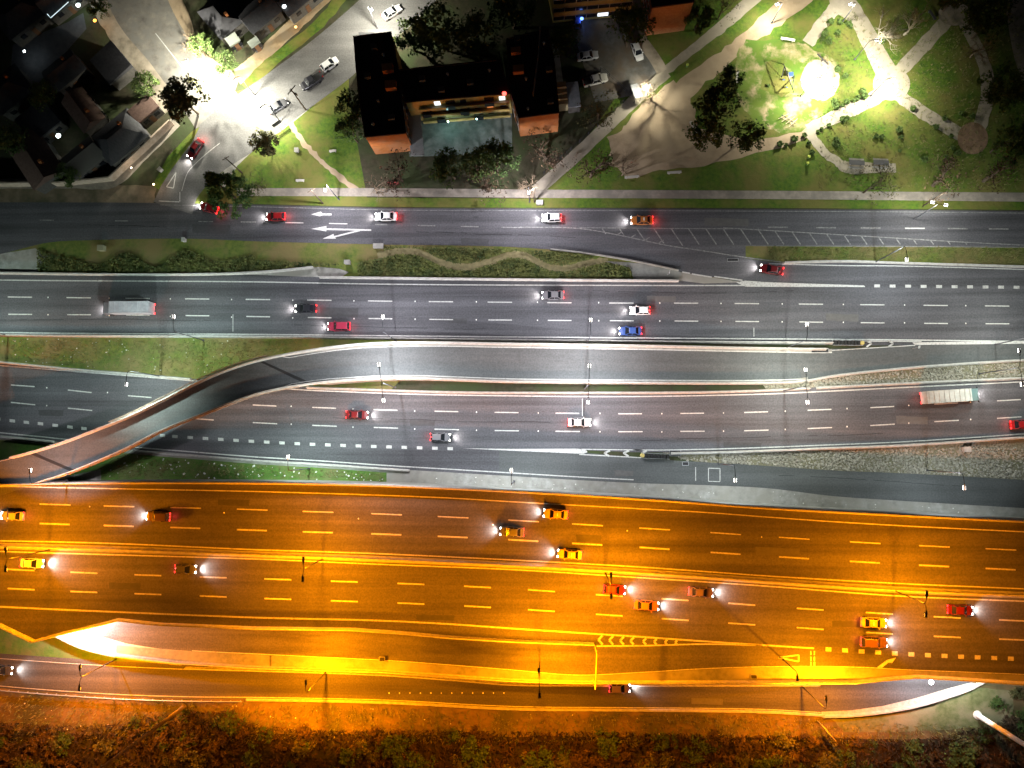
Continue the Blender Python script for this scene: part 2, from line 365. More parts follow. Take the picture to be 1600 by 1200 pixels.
path_world('pavement_corner', [(0, 287), (120, 287), (178, 284), (225, 240), (275, 190)], [2.2, 2.2, 2.4, 2.6, 2.6], .014, PAVE, jitter=.1)
area('forecourt_ground', [(-300, 292), (178, 290), (245, 290), (240, 318), (-300, 320)], .01, mat('ochre_dirt', (.24, .18, .12), (.15, .12, .08), .6, .95, c3=(.09, .085, .05), scale2=.2), 1, 4)
area('traffic_island', [(300, 205), (312, 198), (300, 222), (270, 262), (248, 296), (238, 290), (262, 245)], .03, GRASS)
# long pavement along the north frontage road
ribbon('pavement_frontage', curve([(370, 294), (600, 294), (830, 296), (1200, 298), (1600, 301), (1900, 303)]), curve([(370, 306), (600, 307), (830, 309), (1200, 311), (1600, 315), (1900, 318)]), Z0, 370, X1, PAVE, .03)
ribbon('grass_verge_frontage', curve([(370, 307), (1900, 318)]), curve([(370, 318), (600, 323), (1200, 325), (1600, 328), (1900, 331)]), Z0, 370, X1, GRASS, .016)

# park paths
WARM = mat('park_path', (.36, .32, .25), (.27, .24, .19), .8, .9, c3=(.3, .27, .2), scale2=.3)
path_world('dirt_path', [(1330, -80), (1240, 0), (1180, 45), (1120, 95), (1070, 135), (1040, 175), (1010, 225), (965, 262)], [5, 5, 5, 4.5, 5, 9, 12, 6], .012, DIRT, jitter=.4)
area('dirt_clearing', [(1005, 160), (1050, 140), (1085, 165), (1090, 200), (1180, 222), (1250, 205), (1290, 188), (1290, 200), (1240, 225), (1160, 246), (1080, 262), (1000, 266), (945, 258), (955, 235), (950, 215), (975, 200)], .014, DIRT, 2, 4)
area('dirt_playground', [(1165, 60), (1225, 62), (1262, 70), (1310, 100), (1308, 150), (1285, 180), (1255, 205), (1215, 210), (1180, 190), (1150, 150), (1150, 90)], .013, mat('worn_lawn', (.07, .13, .015), (.36, .28, .17), .28, .95, bump=.5, c3=(.1, .15, .02), scale2=.22, det=9, lo=.46, hi=.58), 3, 4, 5)
area('park_lawn_patch', [(1200, 95), (1225, 90), (1235, 145), (1215, 152), (1190, 140)], .017, GRASS, 3, 3)
disc('playground_sand', 1282, 125, 30, .018, SAND, ry=32, jitter=1.5)
path_world('concrete_path', [(1260, -70), (1175, 0), (1130, 40), (1085, 78), (1045, 110), (1012, 138), (975, 172), (940, 205), (890, 252), (838, 298)], 2.6, .02, WARM, jitter=.08)
path_world('grass_strip', [(1215, -10), (1160, 40), (1110, 78), (1050, 122)], [2.2, 2.5, 3, 2.5], .022, GRASS, jitter=.3)
for i, (pts, wd) in enumerate((([(1385, 112), (1365, 75), (1340, 28), (1318, 5), (1300, -30)], [4.5, 3.8, 3.6, 5, 4]),
                 ([(1312, 5), (1290, 30), (1262, 68)], [3, 2.6, 2.6]),
                 ([(1405, 112), (1440, 75), (1470, 42), (1500, 10)], [2.8, 2.8, 2.8, 2.8]),
                 ([(1400, 145), (1430, 168), (1465, 190), (1505, 212)], [2.8, 2.7, 2.7, 2.7]),
                 ([(1380, 145), (1350, 162), (1310, 180), (1262, 203)], [2.9, 2.9, 2.8, 2.4]),
                 ([(1262, 203), (1285, 235), (1308, 252), (1330, 262), (1400, 262)], [1.8, 1.8, 1.8, 2.4, 2]),
                 ([(1500, 25), (1530, 80), (1543, 130), (1535, 185), (1520, 215)], [2.2, 2.4, 2.6, 2.6, 2.6]))):
    path_world('park_path', pts, wd, .024+.003*i, WARM, jitter=.15, seed=i)
disc('park_plaza', 1393, 131, 29, .048, WARM, ry=26)
disc('park_plaza', 1520, 216, 24, .05, mat('plaza_tiles', (.26, .17, .1), (.18, .12, .08), 1.5, .9), ry=25)
disc('park_plaza', 1492, 22, 26, .052, PAVEW, ry=18)
area('parking_yard', [(895, 0), (1000, 0), (1012, 60), (1030, 112), (1006, 134), (985, 150), (930, 160), (905, 80), (890, 30)], .02, mat('yard_asphalt', (.16, .16, .15), (.1, .1, .09), .9, .9, c3=(.13, .1, .07), scale2=.15))
path_world('yard_pavement', [(1000, 60), (1022, 90), (1035, 112)], 2.4, .03, PAVEW)
area('courtyard_ground', [(625, 148), (800, 170), (800, 240), (640, 245)], .018, mat('courtyard_slab', (.17, .2, .18), (.1, .13, .11), .8, .9))
path_world('park_edge_road', [(1590, -80), (1600, 20), (1625, 120), (1700, 200)], 7, .02, PAVEW)
path_world('worn_trail', [(452, 190), (470, 218), (495, 245), (520, 268), (560, 300)], 1.1, .012, DIRT, jitter=.25)
path_world('worn_trail', [(560, 85), (600, 110), (630, 140), (640, 170)], 1.6, .012, PAVEW, jitter=.3)
path_world('median_trail', [(590, 400), (625, 393), (655, 395), (690, 411), (725, 418), (765, 409), (800, 398), (825, 402), (850, 415), (880, 420), (920, 411), (950, 407)], 1.5, .014, mat('trail_sand', (.26, .22, .11), (.18, .16, .08), 1.2, .95), jitter=.2)
path_world('median_trail', [(50, 380), (110, 398), (160, 405), (200, 388), (245, 410), (290, 385), (340, 402), (400, 392)], 1.8, .014, GRASSM, jitter=.2)
area('median_concrete', [(-300, 420), (-40, 398), (10, 395), (55, 388), (75, 400), (60, 424), (0, 427), (-300, 423)], .016, CONC)
area('median_concrete', [(362, 428), (400, 426), (500, 417), (530, 420), (545, 425), (535, 432), (500, 434), (440, 431)], .03, CONC)
area('median_concrete', [(945, 408), (1000, 411), (1058, 424), (1058, 437), (990, 437), (985, 420)], .018, CONCD)
area('median_concrete', [(1058, 424), (1110, 433), (1160, 441), (1100, 443), (1058, 438)], .036, CONC)
area('dirt_strip_south', [(1300, 1122), (1390, 1116), (1460, 1102), (1530, 1075), (1585, 1080), (1580, 1130), (1480, 1140), (1320, 1145)], .012, mat('scrub_grass', (.16, .17, .08), (.09, .11, .04), 1.0, .95, bump=.5, c3=(.22, .2, .12), scale2=.2), 2, 4)

AP1 = mat('asphalt_patch_dark', (.066, .066, .07), (.05, .05, .052), 1.5, .8); AP2 = mat('asphalt_patch_pale', (.12, .118, .115), (.095, .093, .09), 1.5, .9)
for i, (x, y, w_, h_, z_, dk) in enumerate(((500, 480, 60, 14, .04, 1), (700, 497, 30, 8, .04, 1), (1010, 462, 46, 9, .04, 0), (150, 452, 70, 9, .04, 1), (1290, 490, 52, 11, .04, 0), (640, 655, 40, 10, .03, 1), (1130, 690, 60, 9, .03, 1), (1400, 650, 50, 12, .03, 0), (60, 640, 40, 9, .03, 1), (300, 350, 60, 14, .034, 1), (720, 372, 44, 9, .034, 1), (1100, 340, 70, 12, .034, 0), (960, 735, 30, 8, .034, 0),
        (340, 780, 50, 9, DECK+.04, 1), (900, 835, 40, 12, DECK+.04, 1), (1180, 855, 70, 12, DECK+.04, 0), (650, 960, 60, 8, DECK+.04, 1), (1300, 970, 50, 9, DECK+.04, 1), (170, 910, 50, 10, DECK+.04, 1), (640, 1075, 60, 9, .03, 1), (1080, 1090, 50, 10, .03, 0), (560, 50, 26, 8, .034, 1), (455, 120, 22, 10, .034, 0))):
    area('asphalt_patch', [(x, y), (x+w_, y+w_*.03), (x+w_-1, y+h_+w_*.03), (x+1, y+h_)], z_, AP1 if dk else AP2, .6, 5, i)
# transverse joints across the viaduct and highway slabs
mb_j = MB()
for x in ():
    for f0, f1, z_ in ((E_n, E_s, DECK+.045),):
        mb_j.add([U(x+12, f0(x)+2, z_), U(x+13.2, f0(x)+2, z_), U(x+1.2, f1(x)-3, z_), U(x, f1(x)-3, z_)], [(0, 1, 2, 3)])
for x0_, y0_, x1_, y1_ in ((30, 500, 330, 505), (420, 508, 760, 512), (900, 455, 1240, 458), (520, 652, 860, 658), (1000, 688, 1380, 676), (120, 352, 260, 351), (640, 362, 900, 372), (1180, 742, 1500, 760)):
    N_ = 26; P_ = []; yy = 0
    for k_ in range(N_+1):
        yy += random.uniform(-.7, .7); P_.append((x0_+(x1_-x0_)*k_/N_, y0_+(y1_-y0_)*k_/N_+yy))
    for k_ in range(N_):
        if random.random() < .2: continue
        a_, b_ = P_[k_], P_[k_+1]; mb_j.add([U(a_[0], a_[1]-.25, .048), U(b_[0], b_[1]-.25, .048), U(b_[0], b_[1]+.35, .048), U(a_[0], a_[1]+.35, .048)], [(0, 1, 2, 3)])
struct(mb_j.build('sealed_cracks', mat('crack_sealant', (.02, .02, .022))))

# ------------------------------------------------------------------ painted markings
def mark_line(mb, f, x0, x1, zf, dz, wpx=1.6, step=14):
    n = max(2, int(abs(x1-x0)/step)+1); v = []
    for i in range(n):
        x = x0+(x1-x0)*i/(n-1); z = zf(x)+dz; y = f(x)
        v += [U(x, y-wpx/2, z), U(x, y+wpx/2, z)]
    mb.add(v, [(2*i, 2*i+1, 2*i+3, 2*i+2) for i in range(n-1)])
def quad(mb, pts, zf, dz):
    mb.add([U(p[0], p[1], zf(p[0])+dz) for p in pts], [tuple(range(len(pts)))])
def stroke(mb, x0, y0, x1, y1, zf, dz, wpx=2):
    dx, dy = x1-x0, y1-y0; l = math.hypot(dx, dy); nx, ny = -dy/l*wpx/2, dx/l*wpx/2
    quad(mb, [(x0+nx, y0+ny), (x1+nx, y1+ny), (x1-nx, y1-ny), (x0-nx, y0-ny)], zf, dz)
def marks(name, mb, m):
    o = mb.build(name, m); o['kind'] = 'structure'; return o
def dash_row(mb, starts, f, zf, dz, L, wpx):
    for s in starts:
        l = L if not isinstance(s, tuple) else s[1]-s[0]; x = s if not isinstance(s, tuple) else s[0]
        mark_line(mb, f, x, x+l, zf, dz, wpx, 60)
def ext(starts, per):  # carry the rhythm beyond the picture's edge
    s = list(starts); a = s[0] if not isinstance(s[0], tuple) else s[0][0]; b = s[-1] if not isinstance(s[-1], tuple) else s[-1][0]
    return [a-per*k for k in (1, 2)]+s+[b+per*k for k in (1, 2)]

# frontage road north
mb = MB(); mw = MB(); yA = curve([(180, 345), (400, 347), (600, 351), (783, 355)])
for a, b in ((62, 84), (180, 200), (310, 333), (376, 400), (446, 474), (514, 543), (586, 608), (653, 680), (720, 748), (783, 812)):
    mark_line(mb if 440 < a < 560 else mw, yA, a, b, Z0, .05, 1.6)
for a in (1200, 1275, 1345, 1414, 1481, 1545, 1612):
    mark_line(mb if a > 1400 and a < 1470 else mw, curve([(1200, 355), (1600, 358)]), a, a+31, Z0, .05, 2)
quad(mb, [(486, 335), (501, 330.5), (504, 333.5), (518, 333.5), (518, 336.5), (504, 336.5), (500, 338)], Z0, .052)
quad(mb, [(486, 357.5), (510, 353), (510, 361.5)], Z0, .052); stroke(mb, 509, 358, 580, 359.5, Z0, .05, 2.6)
quad(mb, [(504, 373), (521, 365.5), (525, 373)], Z0, .054); stroke(mb, 522, 370, 562, 360, Z0, .056, 2.4)
mark_line(mw, curve([(812, 355), (905, 357), (975, 369), (1040, 383), (1100, 392), (1150, 400), (1225, 410)]), 812, 1225, Z0, .05, 1.6)
mark_line(mw, curve([(930, 356), (1150, 357.5)]), 905, 1150, Z0, .05, 1.2)
mark_line(mw, curve([(1200, 360), (1300, 366), (1400, 372), (1500, 378), (1600, 383)]), 1130, 1640, Z0, .05, 1.5)
for k in range(22):
    x = 945+k*27.0
    yt = 357 if x < 1190 else curve([(1200, 360), (1600, 383)])(x)
    yb = min(384, 358+(x-905)*.185) if x < 1060 else 382
    if yb-yt > 3: stroke(mw, x-4, yt+.5, x-4+(yb-yt)*.66, yb, Z0, .052, 1.8)
for x in (968, 990, 1012, 1034): stroke(mw, x+3, curve([(905, 358), (1040, 383)])(x)-7, x-5, curve([(905, 358), (1040, 383)])(x)-2, Z0, .052, 1.6)
mark_line(mw, lambda x: A_n(x)+3, 250, X1, Z0, .05, 1.0)
marks('lane_markings', mb, PAINT); marks('worn_lane_markings', mw, PAINTW)

# highway westbound
mb = MB()
y1 = curve([(12, 464), (200, 466), (300, 467), (480, 468.7), (600, 470.5), (762, 472), (952, 473.5), (1053, 473.6), (1248, 475), (1443, 477), (1600, 478.5)])
y2 = curve([(12, 491), (289, 493), (480, 496), (671, 499), (859, 500.5), (1050, 501.5), (1248, 503), (1443, 505.2), (1600, 506)])
s1 = [12, 104, 196, 289, 384, 480, 575, 670, 762, 855, 952, 1053, 1148, 1248, 1344, 1443, 1539]
dash_row(mb, ext(s1, 95), y1, Z0, .06, 38, 1.7); dash_row(mb, ext([s+1 for s in s1], 95), y2, Z0, .06, 37, 1.7)
mark_line(mb, curve([(-300, 431), (0, 437.5), (400, 440.5), (600, 444), (1000, 446), (1160, 446)]), X0, 1165, Z0, .06, 1.8)
mark_line(mb, curve([(-300, 512), (0, 519.5), (400, 522.5), (800, 526.5), (1200, 529.5), (1400, 531), (1600, 533.5), (1900, 537)]), X0, X1, Z0, .06, 2)
quad(mb, [(1150, 441), (1165, 438.5), (1200, 441), (1350, 446), (1352, 448.5), (1165, 448)], Z0, .062)
for k in range(14): mark_line(mb, curve([(1366, 446.7), (1600, 449)]), 1366+24.2*k, 1375+24.2*k, Z0, .06, 4.6)
mark_line(mb, curve([(1200, 412), (1320, 415), (1400, 415.5), (1600, 421), (1900, 430)]), 1200, X1, Z0, .06, 1.5)
stroke(mb, 1066, 425, 1078, 427, Z0, .062, 2); stroke(mb, 1081, 428, 1112, 433, Z0, .062, 2); stroke(mb, 1116, 432, 1160, 438, Z0, .062, 2)
marks('lane_markings', mb, PAINT)
# highway eastbound and exit
mb = MB()
y1 = curve([(0, 600.5), (53, 604), (150, 614), (235, 621), (400, 633), (488, 636.5), (584, 640), (679, 642.5), (868, 645.5), (966, 646.5), (1063, 646), (1163, 644.5), (1262, 641), (1360, 637), (1460, 631.5), (1600, 624)])
y2 = curve([(0, 627), (50, 632), (140, 641), (250, 650), (391, 660), (486, 664.5), (582, 667.8), (678, 670.5), (775, 672.7), (966, 674.5), (1064, 674), (1163, 673), (1266, 669.5), (1364, 664.7), (1464, 658.5), (1561, 653.5), (1600, 651)])
s1 = [17, 106, 200, 296, 395, 488, 584, 679, 773, 868, 966, 1063, 1163, 1262, 1360, 1460, 1558]
dash_row(mb, ext(s1, 96), y1, Z0, .05, 37, 1.7); dash_row(mb, ext(s1, 96), y2, Z0, .05, 38, 1.7)
mark_line(mb, curve([(-300, 538), (0, 571), (100, 579), (200, 587), (290, 594), (470, 609), (550, 612.5), (650, 616), (800, 618.5), (900, 619.5), (1000, 619.5), (1100, 618), (1200, 615.5), (1300, 611), (1400, 606), (1600, 596.5), (1900, 581)]), X0, X1, Z0, .05, 1.8)
mark_line(mb, lambda x: D_s(x)-5, X0, 990, Z0, .05, 1.7)
mark_line(mb, lambda x: D_sm(x)-4, 990, X1, Z0, .05, 1.8)
ysq = curve([(-20, 652), (19, 657.5), (63, 662), (131, 669.5), (273, 682), (344, 686.5), (440, 692), (536, 696), (632, 699), (703, 701)])
for x in [-27, -4, 19, 41, 63, 86, 109, 131]+[273+23.9*k for k in range(19)]: mark_line(mb, ysq, x-4, x+4.5, Z0, .05, 4.6)
for k in range(5): mark_line(mb, ysq, 154+24*k, 162+24*k, Z0, .05, 4.6)
quad(mb, [(723, 700.5), (800, 701.5), (900, 701), (915, 702), (918, 706.5), (912, 709), (900, 708.6), (800, 704.2)], Z0, .052)
mark_line(mb, curve([(912, 702), (1000, 703)]), 908, 1004, Z0, .05, 1.6); mark_line(mb, curve([(905, 710), (1000, 715)]), 905, 1002, Z0, .05, 1.6)
for x in (944, 974, 1002):
    stroke(mb, x+9, 704, x, 708, Z0, .054, 3); stroke(mb, x, 707.5, x+8, 713, Z0, .054, 3)
for a in ((1107, 731.5, 1125, 732), (1107, 752, 1125, 752.5), (1107, 731.5, 1107, 752), (1125, 732, 1125, 752.5), (1087, 730, 1087, 751)): stroke(mb, *a, Z0, .05, 1.1)
stroke(mb, 364, 491, 364, 518, Z0, .06, .9); stroke(mb, 910, 623, 910, 650, Z0, .05, .9); stroke(mb, 1178, 512, 1178, 526, Z0, .06, .8)
marks('lane_markings', mb, PAINT)
# ramp gore
mb = MB()
quad(mb, [(1425, 535), (1600, 532.5), (1900, 531), (1900, 535), (1600, 537), (1430, 539)], Z0, .17)
for x in (1362, 1396):
    stroke(mb, x-8, 532, x, 537, Z0, .17, 2.6); stroke(mb, x, 536.5, x-8, 542, Z0, .17, 2.6)
mark_line(mb, curve([(1300, 532.5), (1440, 533.5)]), 1300, 1440, Z0, .17, 1.4)
mark_line(mb, curve([(1300, 547.5), (1430, 539.5)]), 1300, 1430, Z0, .17, 1.4)
mark_line(mb, lambda x: C_n(x)+(6 if x > 450 else 1.6), 0, 1300, zC, .09, 1.1)
mark_line(mb, lambda x: C_s(x)-(5 if 450 < x < 1250 else 1.6), 60, 1640, zC, .09, 1.1)
marks('lane_markings', mb, PAINT)

# viaduct
mb = MB()
y1 = curve([(0, 786), (62, 787.5), (162, 790.5), (266, 793), (370, 795.5), (473, 799), (580, 802.5), (684, 807), (794, 812.5), (894, 818.5), (999, 825), (1110, 832), (1217, 839.5), (1328, 846.5), (1436, 852.5), (1600, 860)])
y2 = curve([(0, 815), (62, 818), (160, 821), (265, 824), (370, 827.5), (476, 831), (579, 834), (686, 838), (793, 843), (895, 849), (997, 855), (1110, 863), (1218, 870), (1327, 877), (1436, 883), (1600, 891)])
s1 = [-48, 62, 162, 266, 370, 473, 580, 684, 794, 894, 999, 1110, 1217, 1328, 1436, 1540]
dash_row(mb, ext(s1, 105), y1, zE, .06, 48, 1.9); dash_row(mb, ext(s1, 105), y2, zE, .06, 47, 2.4)
y3 = curve([(12, 889.5), (110, 894), (210, 898), (312, 901.5), (413, 904.5), (517, 908), (621, 911.5), (725, 916), (825, 921.5), (931, 929), (1034, 935.5), (1138, 942.5), (1245, 950.5), (1353, 957), (1459, 963.5), (1561, 968.5)])
y4 = curve([(14, 919.5), (108, 924), (208, 927.5), (309, 931), (410, 935), (514, 938.5), (616, 942), (720, 946.5), (823, 952.5), (927, 959.5), (1033, 966.5), (1137, 973.5), (1244, 980.5), (1352, 988), (1456, 994), (1560, 998.5)])
s3 = [12, 110, 210, 312, 413, 517, 621, 725, 825, 931, 1034, 1138, 1245, 1353, 1459, 1561]
dash_row(mb, ext(s3, 103), y3, zE, .06, 42, 2.3); dash_row(mb, ext(s3, 103), y4, zE, .06, 42, 2.3)
for pts, a, b, wd in (
    ([(-300, 765), (0, 760), (100, 762), (200, 764), (400, 768), (600, 774), (700, 778), (800, 784), (1000, 795), (1100, 800.5), (1200, 808), (1300, 815), (1400, 821), (1600, 831), (1900, 845)], X0, X1, 1.8),
    ([(-300, 838), (0, 845), (100, 847), (200, 850), (300, 854.5), (400, 859), (500, 862), (600, 865.5), (800, 875), (1000, 886), (1200, 900), (1400, 911.5), (1600, 920), (1900, 932)], X0, X1, 2),
    ([(-300, 848), (0, 861.5), (200, 867.5), (400, 873.5), (600, 882), (800, 890), (975, 901), (1200, 916), (1400, 931), (1600, 939.5), (1900, 951)], X0, X1, 2),
    ([(-300, 930), (0, 948), (200, 957), (400, 965), (600, 970), (700, 975), (800, 982), (900, 988.5), (1000, 995), (1100, 1002), (1200, 1008.5), (1272, 1013)], X0, 1272, 2.6),
    ([(932, 1009.5), (1000, 1009), (1100, 1006.5), (1200, 1008.5)], 932, 1190, 2.2)):
    mark_line(mb, curve(pts), a, b, zE, .062, wd)
for k in range(15): mark_line(mb, curve([(1294, 1014.5), (1400, 1021), (1500, 1026), (1600, 1030)]), 1290+25.9*k, 1299+25.9*k, zE, .06, 6.5)
for k, x in enumerate((935, 952, 969, 985, 1005, 1022, 1039, 1055)):
    ya = curve([(900, 988.5), (1000, 995), (1100, 1002)])(x)+1.8; yb = 1007.2; ym = (ya+yb)/2; h = (yb-ya)*.9
    stroke(mb, x+h*.5, ya, x, ym, zE, .064, 3.4); stroke(mb, x, ym, x+h*.5, yb, zE, .064, 3.4)
for a in ((1216, 1027.5, 1248, 1023.5), (1248, 1023, 1248, 1034), (1216, 1027.5, 1248, 1033.5)): stroke(mb, *a, zE, .06, 2.4)
for x in (1267, 1272.5):
    for y in (1017, 1026, 1034): stroke(mb, x, y, x, y+6.5, zE, .06, 2.2)
quad(mb, [(1400, 1027.5), (1394, 1036), (1388, 1035.5), (1378, 1043.5), (1370, 1043), (1382, 1034), (1386, 1031)], zE, .06)
mark_line(mb, lambda x: G_pav(x)-1.2, 300, X1, zG, .06, 1.3)
marks('lane_markings', mb, PAINT)
# south frontage + street marks
mb = MB()
mark_line(mb, lambda x: H_s(x)-3.2, X0, 1290, Z0, .05, 1.3); mark_line(mb, lambda x: H_n(x)+3.0, X0, 1280, Z0, .05, 1.0)
for a in ((260, 292, 275, 269.5), (275, 269.5, 271, 294), (260, 292, 271, 294)): stroke(mb, *a, Z0, .05, 1.3)
P = catmull([(343, 224), (325, 238), (303, 258), (292, 272), (284, 298)], 4)
for i in range(len(P)-1): stroke(mb, *P[i], *P[i+1], Z0, .05, 1.1)
stroke(mb, 243, 52, 290, 112, Z0, .05, 1.2); stroke(mb, 248, 314, 280, 315.5, Z0, .05, 1.4); stroke(mb, 281, 300, 281, 315, Z0, .051, 1.2)
marks('lane_markings', mb, PAINT)

# ------------------------------------------------------------------ barriers, walls, railings
def barrier(label, f, zf, x0, x1, h=.85, wb=.55, wt=.22, dz=0.0, m=None, step=14, name='concrete_barrier', cat='barrier', P=None, group=None):
    if P is None:
        n = max(2, int((x1-x0)/step)+1)
        P = [U(x0+(x1-x0)*i/(n-1), f(x0+(x1-x0)*i/(n-1)), zf(x0+(x1-x0)*i/(n-1))+dz) for i in range(n)]
    v = []; prof = [(-wb/2, 0), (-wb/2, .12), (-wt/2, h*.45), (-wt/2, h), (wt/2, h), (wt/2, h*.45), (wb/2, .12), (wb/2, 0)]
    k = len(prof)
    for i, c in enumerate(P):
        t = P[min(i+1, len(P)-1)]-P[max(i-1, 0)]; t.z = 0; t.normalize(); nn = Vector((-t.y, t.x, 0))
        v += [c+nn*a+Vector((0, 0, b)) for a, b in prof]
    f_ = [(i*k+j, i*k+j+1, (i+1)*k+j+1, (i+1)*k+j) for i in range(len(P)-1) for j in range(k-1)]
    f_ += [tuple(range(k)), tuple(range((len(P)-1)*k, len(P)*k))]
    o = mesh_obj(name, v, f_, m or CONCL)
    return tag(o, label, cat, group)
barrier('low concrete wall between the planted median and the westbound highway, left of the gap', curve([(-300, 421), (0, 427), (360, 428), (430, 424), (490, 418)]), Z0, X0, 490)
barrier('low concrete wall between the planted median and the westbound highway, right of the gap', curve([(500, 433.5), (700, 436), (900, 438), (1060, 439)]), Z0, 500, 1060)
barrier('long concrete barrier on the south edge of the westbound highway', curve([(-300, 516), (0, 524), (200, 525.5), (400, 526.5), (600, 529), (800, 531.5), (1100, 534.5), (1300, 536)]), Z0, X0, 1300, dz=.03)
barrier('concrete barrier on the north edge of the curved ramp', lambda x: C_n(x)+.5, zC, 20, 1290, h=1.0, dz=.05)
barrier('concrete barrier on the south edge of the curved ramp', lambda x: C_s(x)-.5, zC, 60, 1255, h=1.0, dz=.05)
barrier('pale kerb wall where the ramp comes down beside the gravel strip', lambda x: C_s(x), zC, 1262, X1, h=.5, dz=.02)
barrier('concrete barrier between grass and eastbound highway, west of the ramp bridge', lambda x: D_n(x)+1, Z0, X0, 300)
barrier('concrete barrier along the north edge of the eastbound highway, east of the ramp bridge', lambda x: D_n(x)+1, Z0, 480, 1265)
barrier('low concrete edge of the eastbound highway beside the gravel strip', lambda x: D_n(x)+1, Z0, 1275, X1, h=.5)
barrier('concrete barrier on the south edge of the eastbound highway, left of the ramp', lambda x: D_s(x)+1, Z0, X0, 85)
barrier('concrete barrier between the exit lane and the litter strewn grass triangle', lambda x: D_s(x)+1, Z0, 210, 640, h=.6)
barrier('concrete barrier above the gravel bank on the south edge of the eastbound highway', lambda x: D_sm(x)+1.5, Z0, 1048, X1)
barrier('concrete parapet along the north edge of the orange lit viaduct', lambda x: E_n(x)+1.5, zE, X0, X1, h=1.0, dz=.03)
med = curve([(-300, 843), (0, 853), (200, 859), (400, 866.5), (600, 874), (800, 883), (1000, 894.5), (1200, 908), (1400, 921.5), (1600, 930), (1900, 942)])
barrier('double faced concrete barrier in the middle of the orange lit viaduct', med, zE, X0, X1, h=.9, wb=.7, wt=.3, dz=.05)
struct(ribbon('viaduct_median', lambda x: med(x)-5, lambda x: med(x)+5, zE, X0, X1, CONC, .045))
barrier('concrete parapet on the south edge of the viaduct above the collector road', lambda x: E_s(x)-1, zE, 187, 928, h=1.0, dz=.03, step=10)
barrier('concrete parapet round the pointed bridge corner of the viaduct', None, None, 0, 0, P=[U(x, E_s(x)-1.3, DECK+.03) for x in (-300, -150, -60, 0, 28, 55, 72, 90, 130, 165, 187)], h=1.0)
barrier('concrete parapet between the collector road and the lower frontage road', lambda x: G_s(x)-1.5, zG, 182, 1330, h=.9, dz=.03)
barrier('concrete parapet of the viaduct above the underpass opening', lambda x: G_s(x)-1.5, zG, 1331, X1, h=1.0, dz=.03)
barrier('concrete wall between the frontage road and the foot of the viaduct', lambda x: H_n(x)+.5, Z0, 290, 1280, h=.6, wb=.5)
barrier('low concrete kerb on the south edge of the frontage road', lambda x: H_s(x)+.5, Z0, 385, 1288, h=.35, wb=.5, wt=.35)
barrier('white lit curved wall on the outside of the underpass road', None, None, 0, 0, P=[U(x, y, .03) for x, y in catmull([(1284, 1119), (1330, 1117.5), (1380, 1112), (1430, 1103), (1480, 1088), (1522, 1072), (1560, 1045), (1590, 1000)], 4)], h=.7)
barrier('white lit curved wall outside the collector road bend', None, None, 0, 0, P=[U(x, y, 1.03) for x, y in catmull([(285, 1037), (230, 1031), (180, 1024), (130, 1011.5), (92, 994.5), (45, 972), (0, 945)], 4)], h=.7)
area('bridge_abutment', [(100, 745), (158, 733), (158, 750), (100, 752)], .02, CONC)
barrier('pale kerb wall between the grass strip and the slip road', curve([(1225, 410.5), (1320, 408.5), (1400, 411), (1600, 417), (1900, 426)]), Z0, 1225, X1, h=.35, wb=.5, wt=.4)
barrier('dark retaining wall on the edge of the slip road above the median tip', curve([(860, 390), (900, 394), (1000, 410), (1060, 423)]), Z0, 860, 1060, h=.5, wb=.3, wt=.25, m=CONCD)
barrier('low brick garden wall along the north pavement corner', None, None, 0, 0, P=[U(x, y, 0) for x, y in ((-300, 292), (0, 291), (100, 290), (178, 282), (225, 238), (272, 194))], h=2.0, wb=.35, wt=.3, m=mat('rendered_wall', (.5, .4, .32), (.35, .27, .2), 1.2, .9), name='boundary_wall', cat='wall')
def railing(name, label, P, h=1.1, gap=2.0, m=None, post='post', rail='rail', rails=(1.0, .55), r=.05, pr=.06):
    root = empty(name, P[0], 0, label, 'railing'); mbr = MB(); o = root.location
    for z in rails: mbr.tube([p-o+Vector((0, 0, h*z)) for p in P], r, 4)
    mbr.build(rail, m or STEEL, root)
    # posts by arc length
    acc = 0; last = P[0]; posts = [P[0]]
    for p in P[1:]:
        d = (p-last).length
        while acc+d >= gap:
            t = (gap-acc)/d; last = last.lerp(p, t); posts.append(last.copy()); d = (p-last).length; acc = 0
        acc += d; last = p
    for p in posts[:90]:
        q = p-o; MB().box((q.x, q.y, q.z+h/2), (pr*2, pr*2, h)).build(post, m or STEEL, root)
    return root
def pline(f, zf, x0, x1, dz=0, n=24): return [U(x0+(x1-x0)*i/(n-1), f(x0+(x1-x0)*i/(n-1)), zf(x0+(x1-x0)*i/(n-1))+dz) for i in range(n)]
railing('steel_railing', 'steel lattice railing outside the north barrier of the curved ramp bridge', pline(lambda x: C_n(x)-3, lambda x: zC(x), 175, 420), 1.2, 1.9, mat('rusty_steel', (.3, .22, .16), (.18, .14, .11), 3, .8), rails=(1, .6, .1), r=.06)
railing('steel_railing', 'steel railing on the south side of the curved ramp bridge', pline(lambda x: C_s(x)+2.5, zC, 110, 470), 1.1, 2.2, mat('rusty_steel', (.3, .22, .16)), r=.06)
railing('guard_rail', 'steel guard rail beside the frontage road at the lower left', pline(lambda x: H_s(x)+2, Z0, 0, 380), .75, 2.0, STEEL, rails=(.95, .7), r=.08)
railing('wire_fence', 'thin fence between the parking yard and the diagonal path', [U(x, y, 0) for x, y in ((905, 128), (940, 110), (985, 152))], 1.5, 2.5, DSTEEL, r=.03)
railing('garden_fence', 'dark fence along the foot of the apartment blocks and the diagonal path', [U(x, y, 0) for x, y in ((850, 272), (900, 228), (945, 188), (975, 160))], 1.5, 2.5, DSTEEL, r=.03)

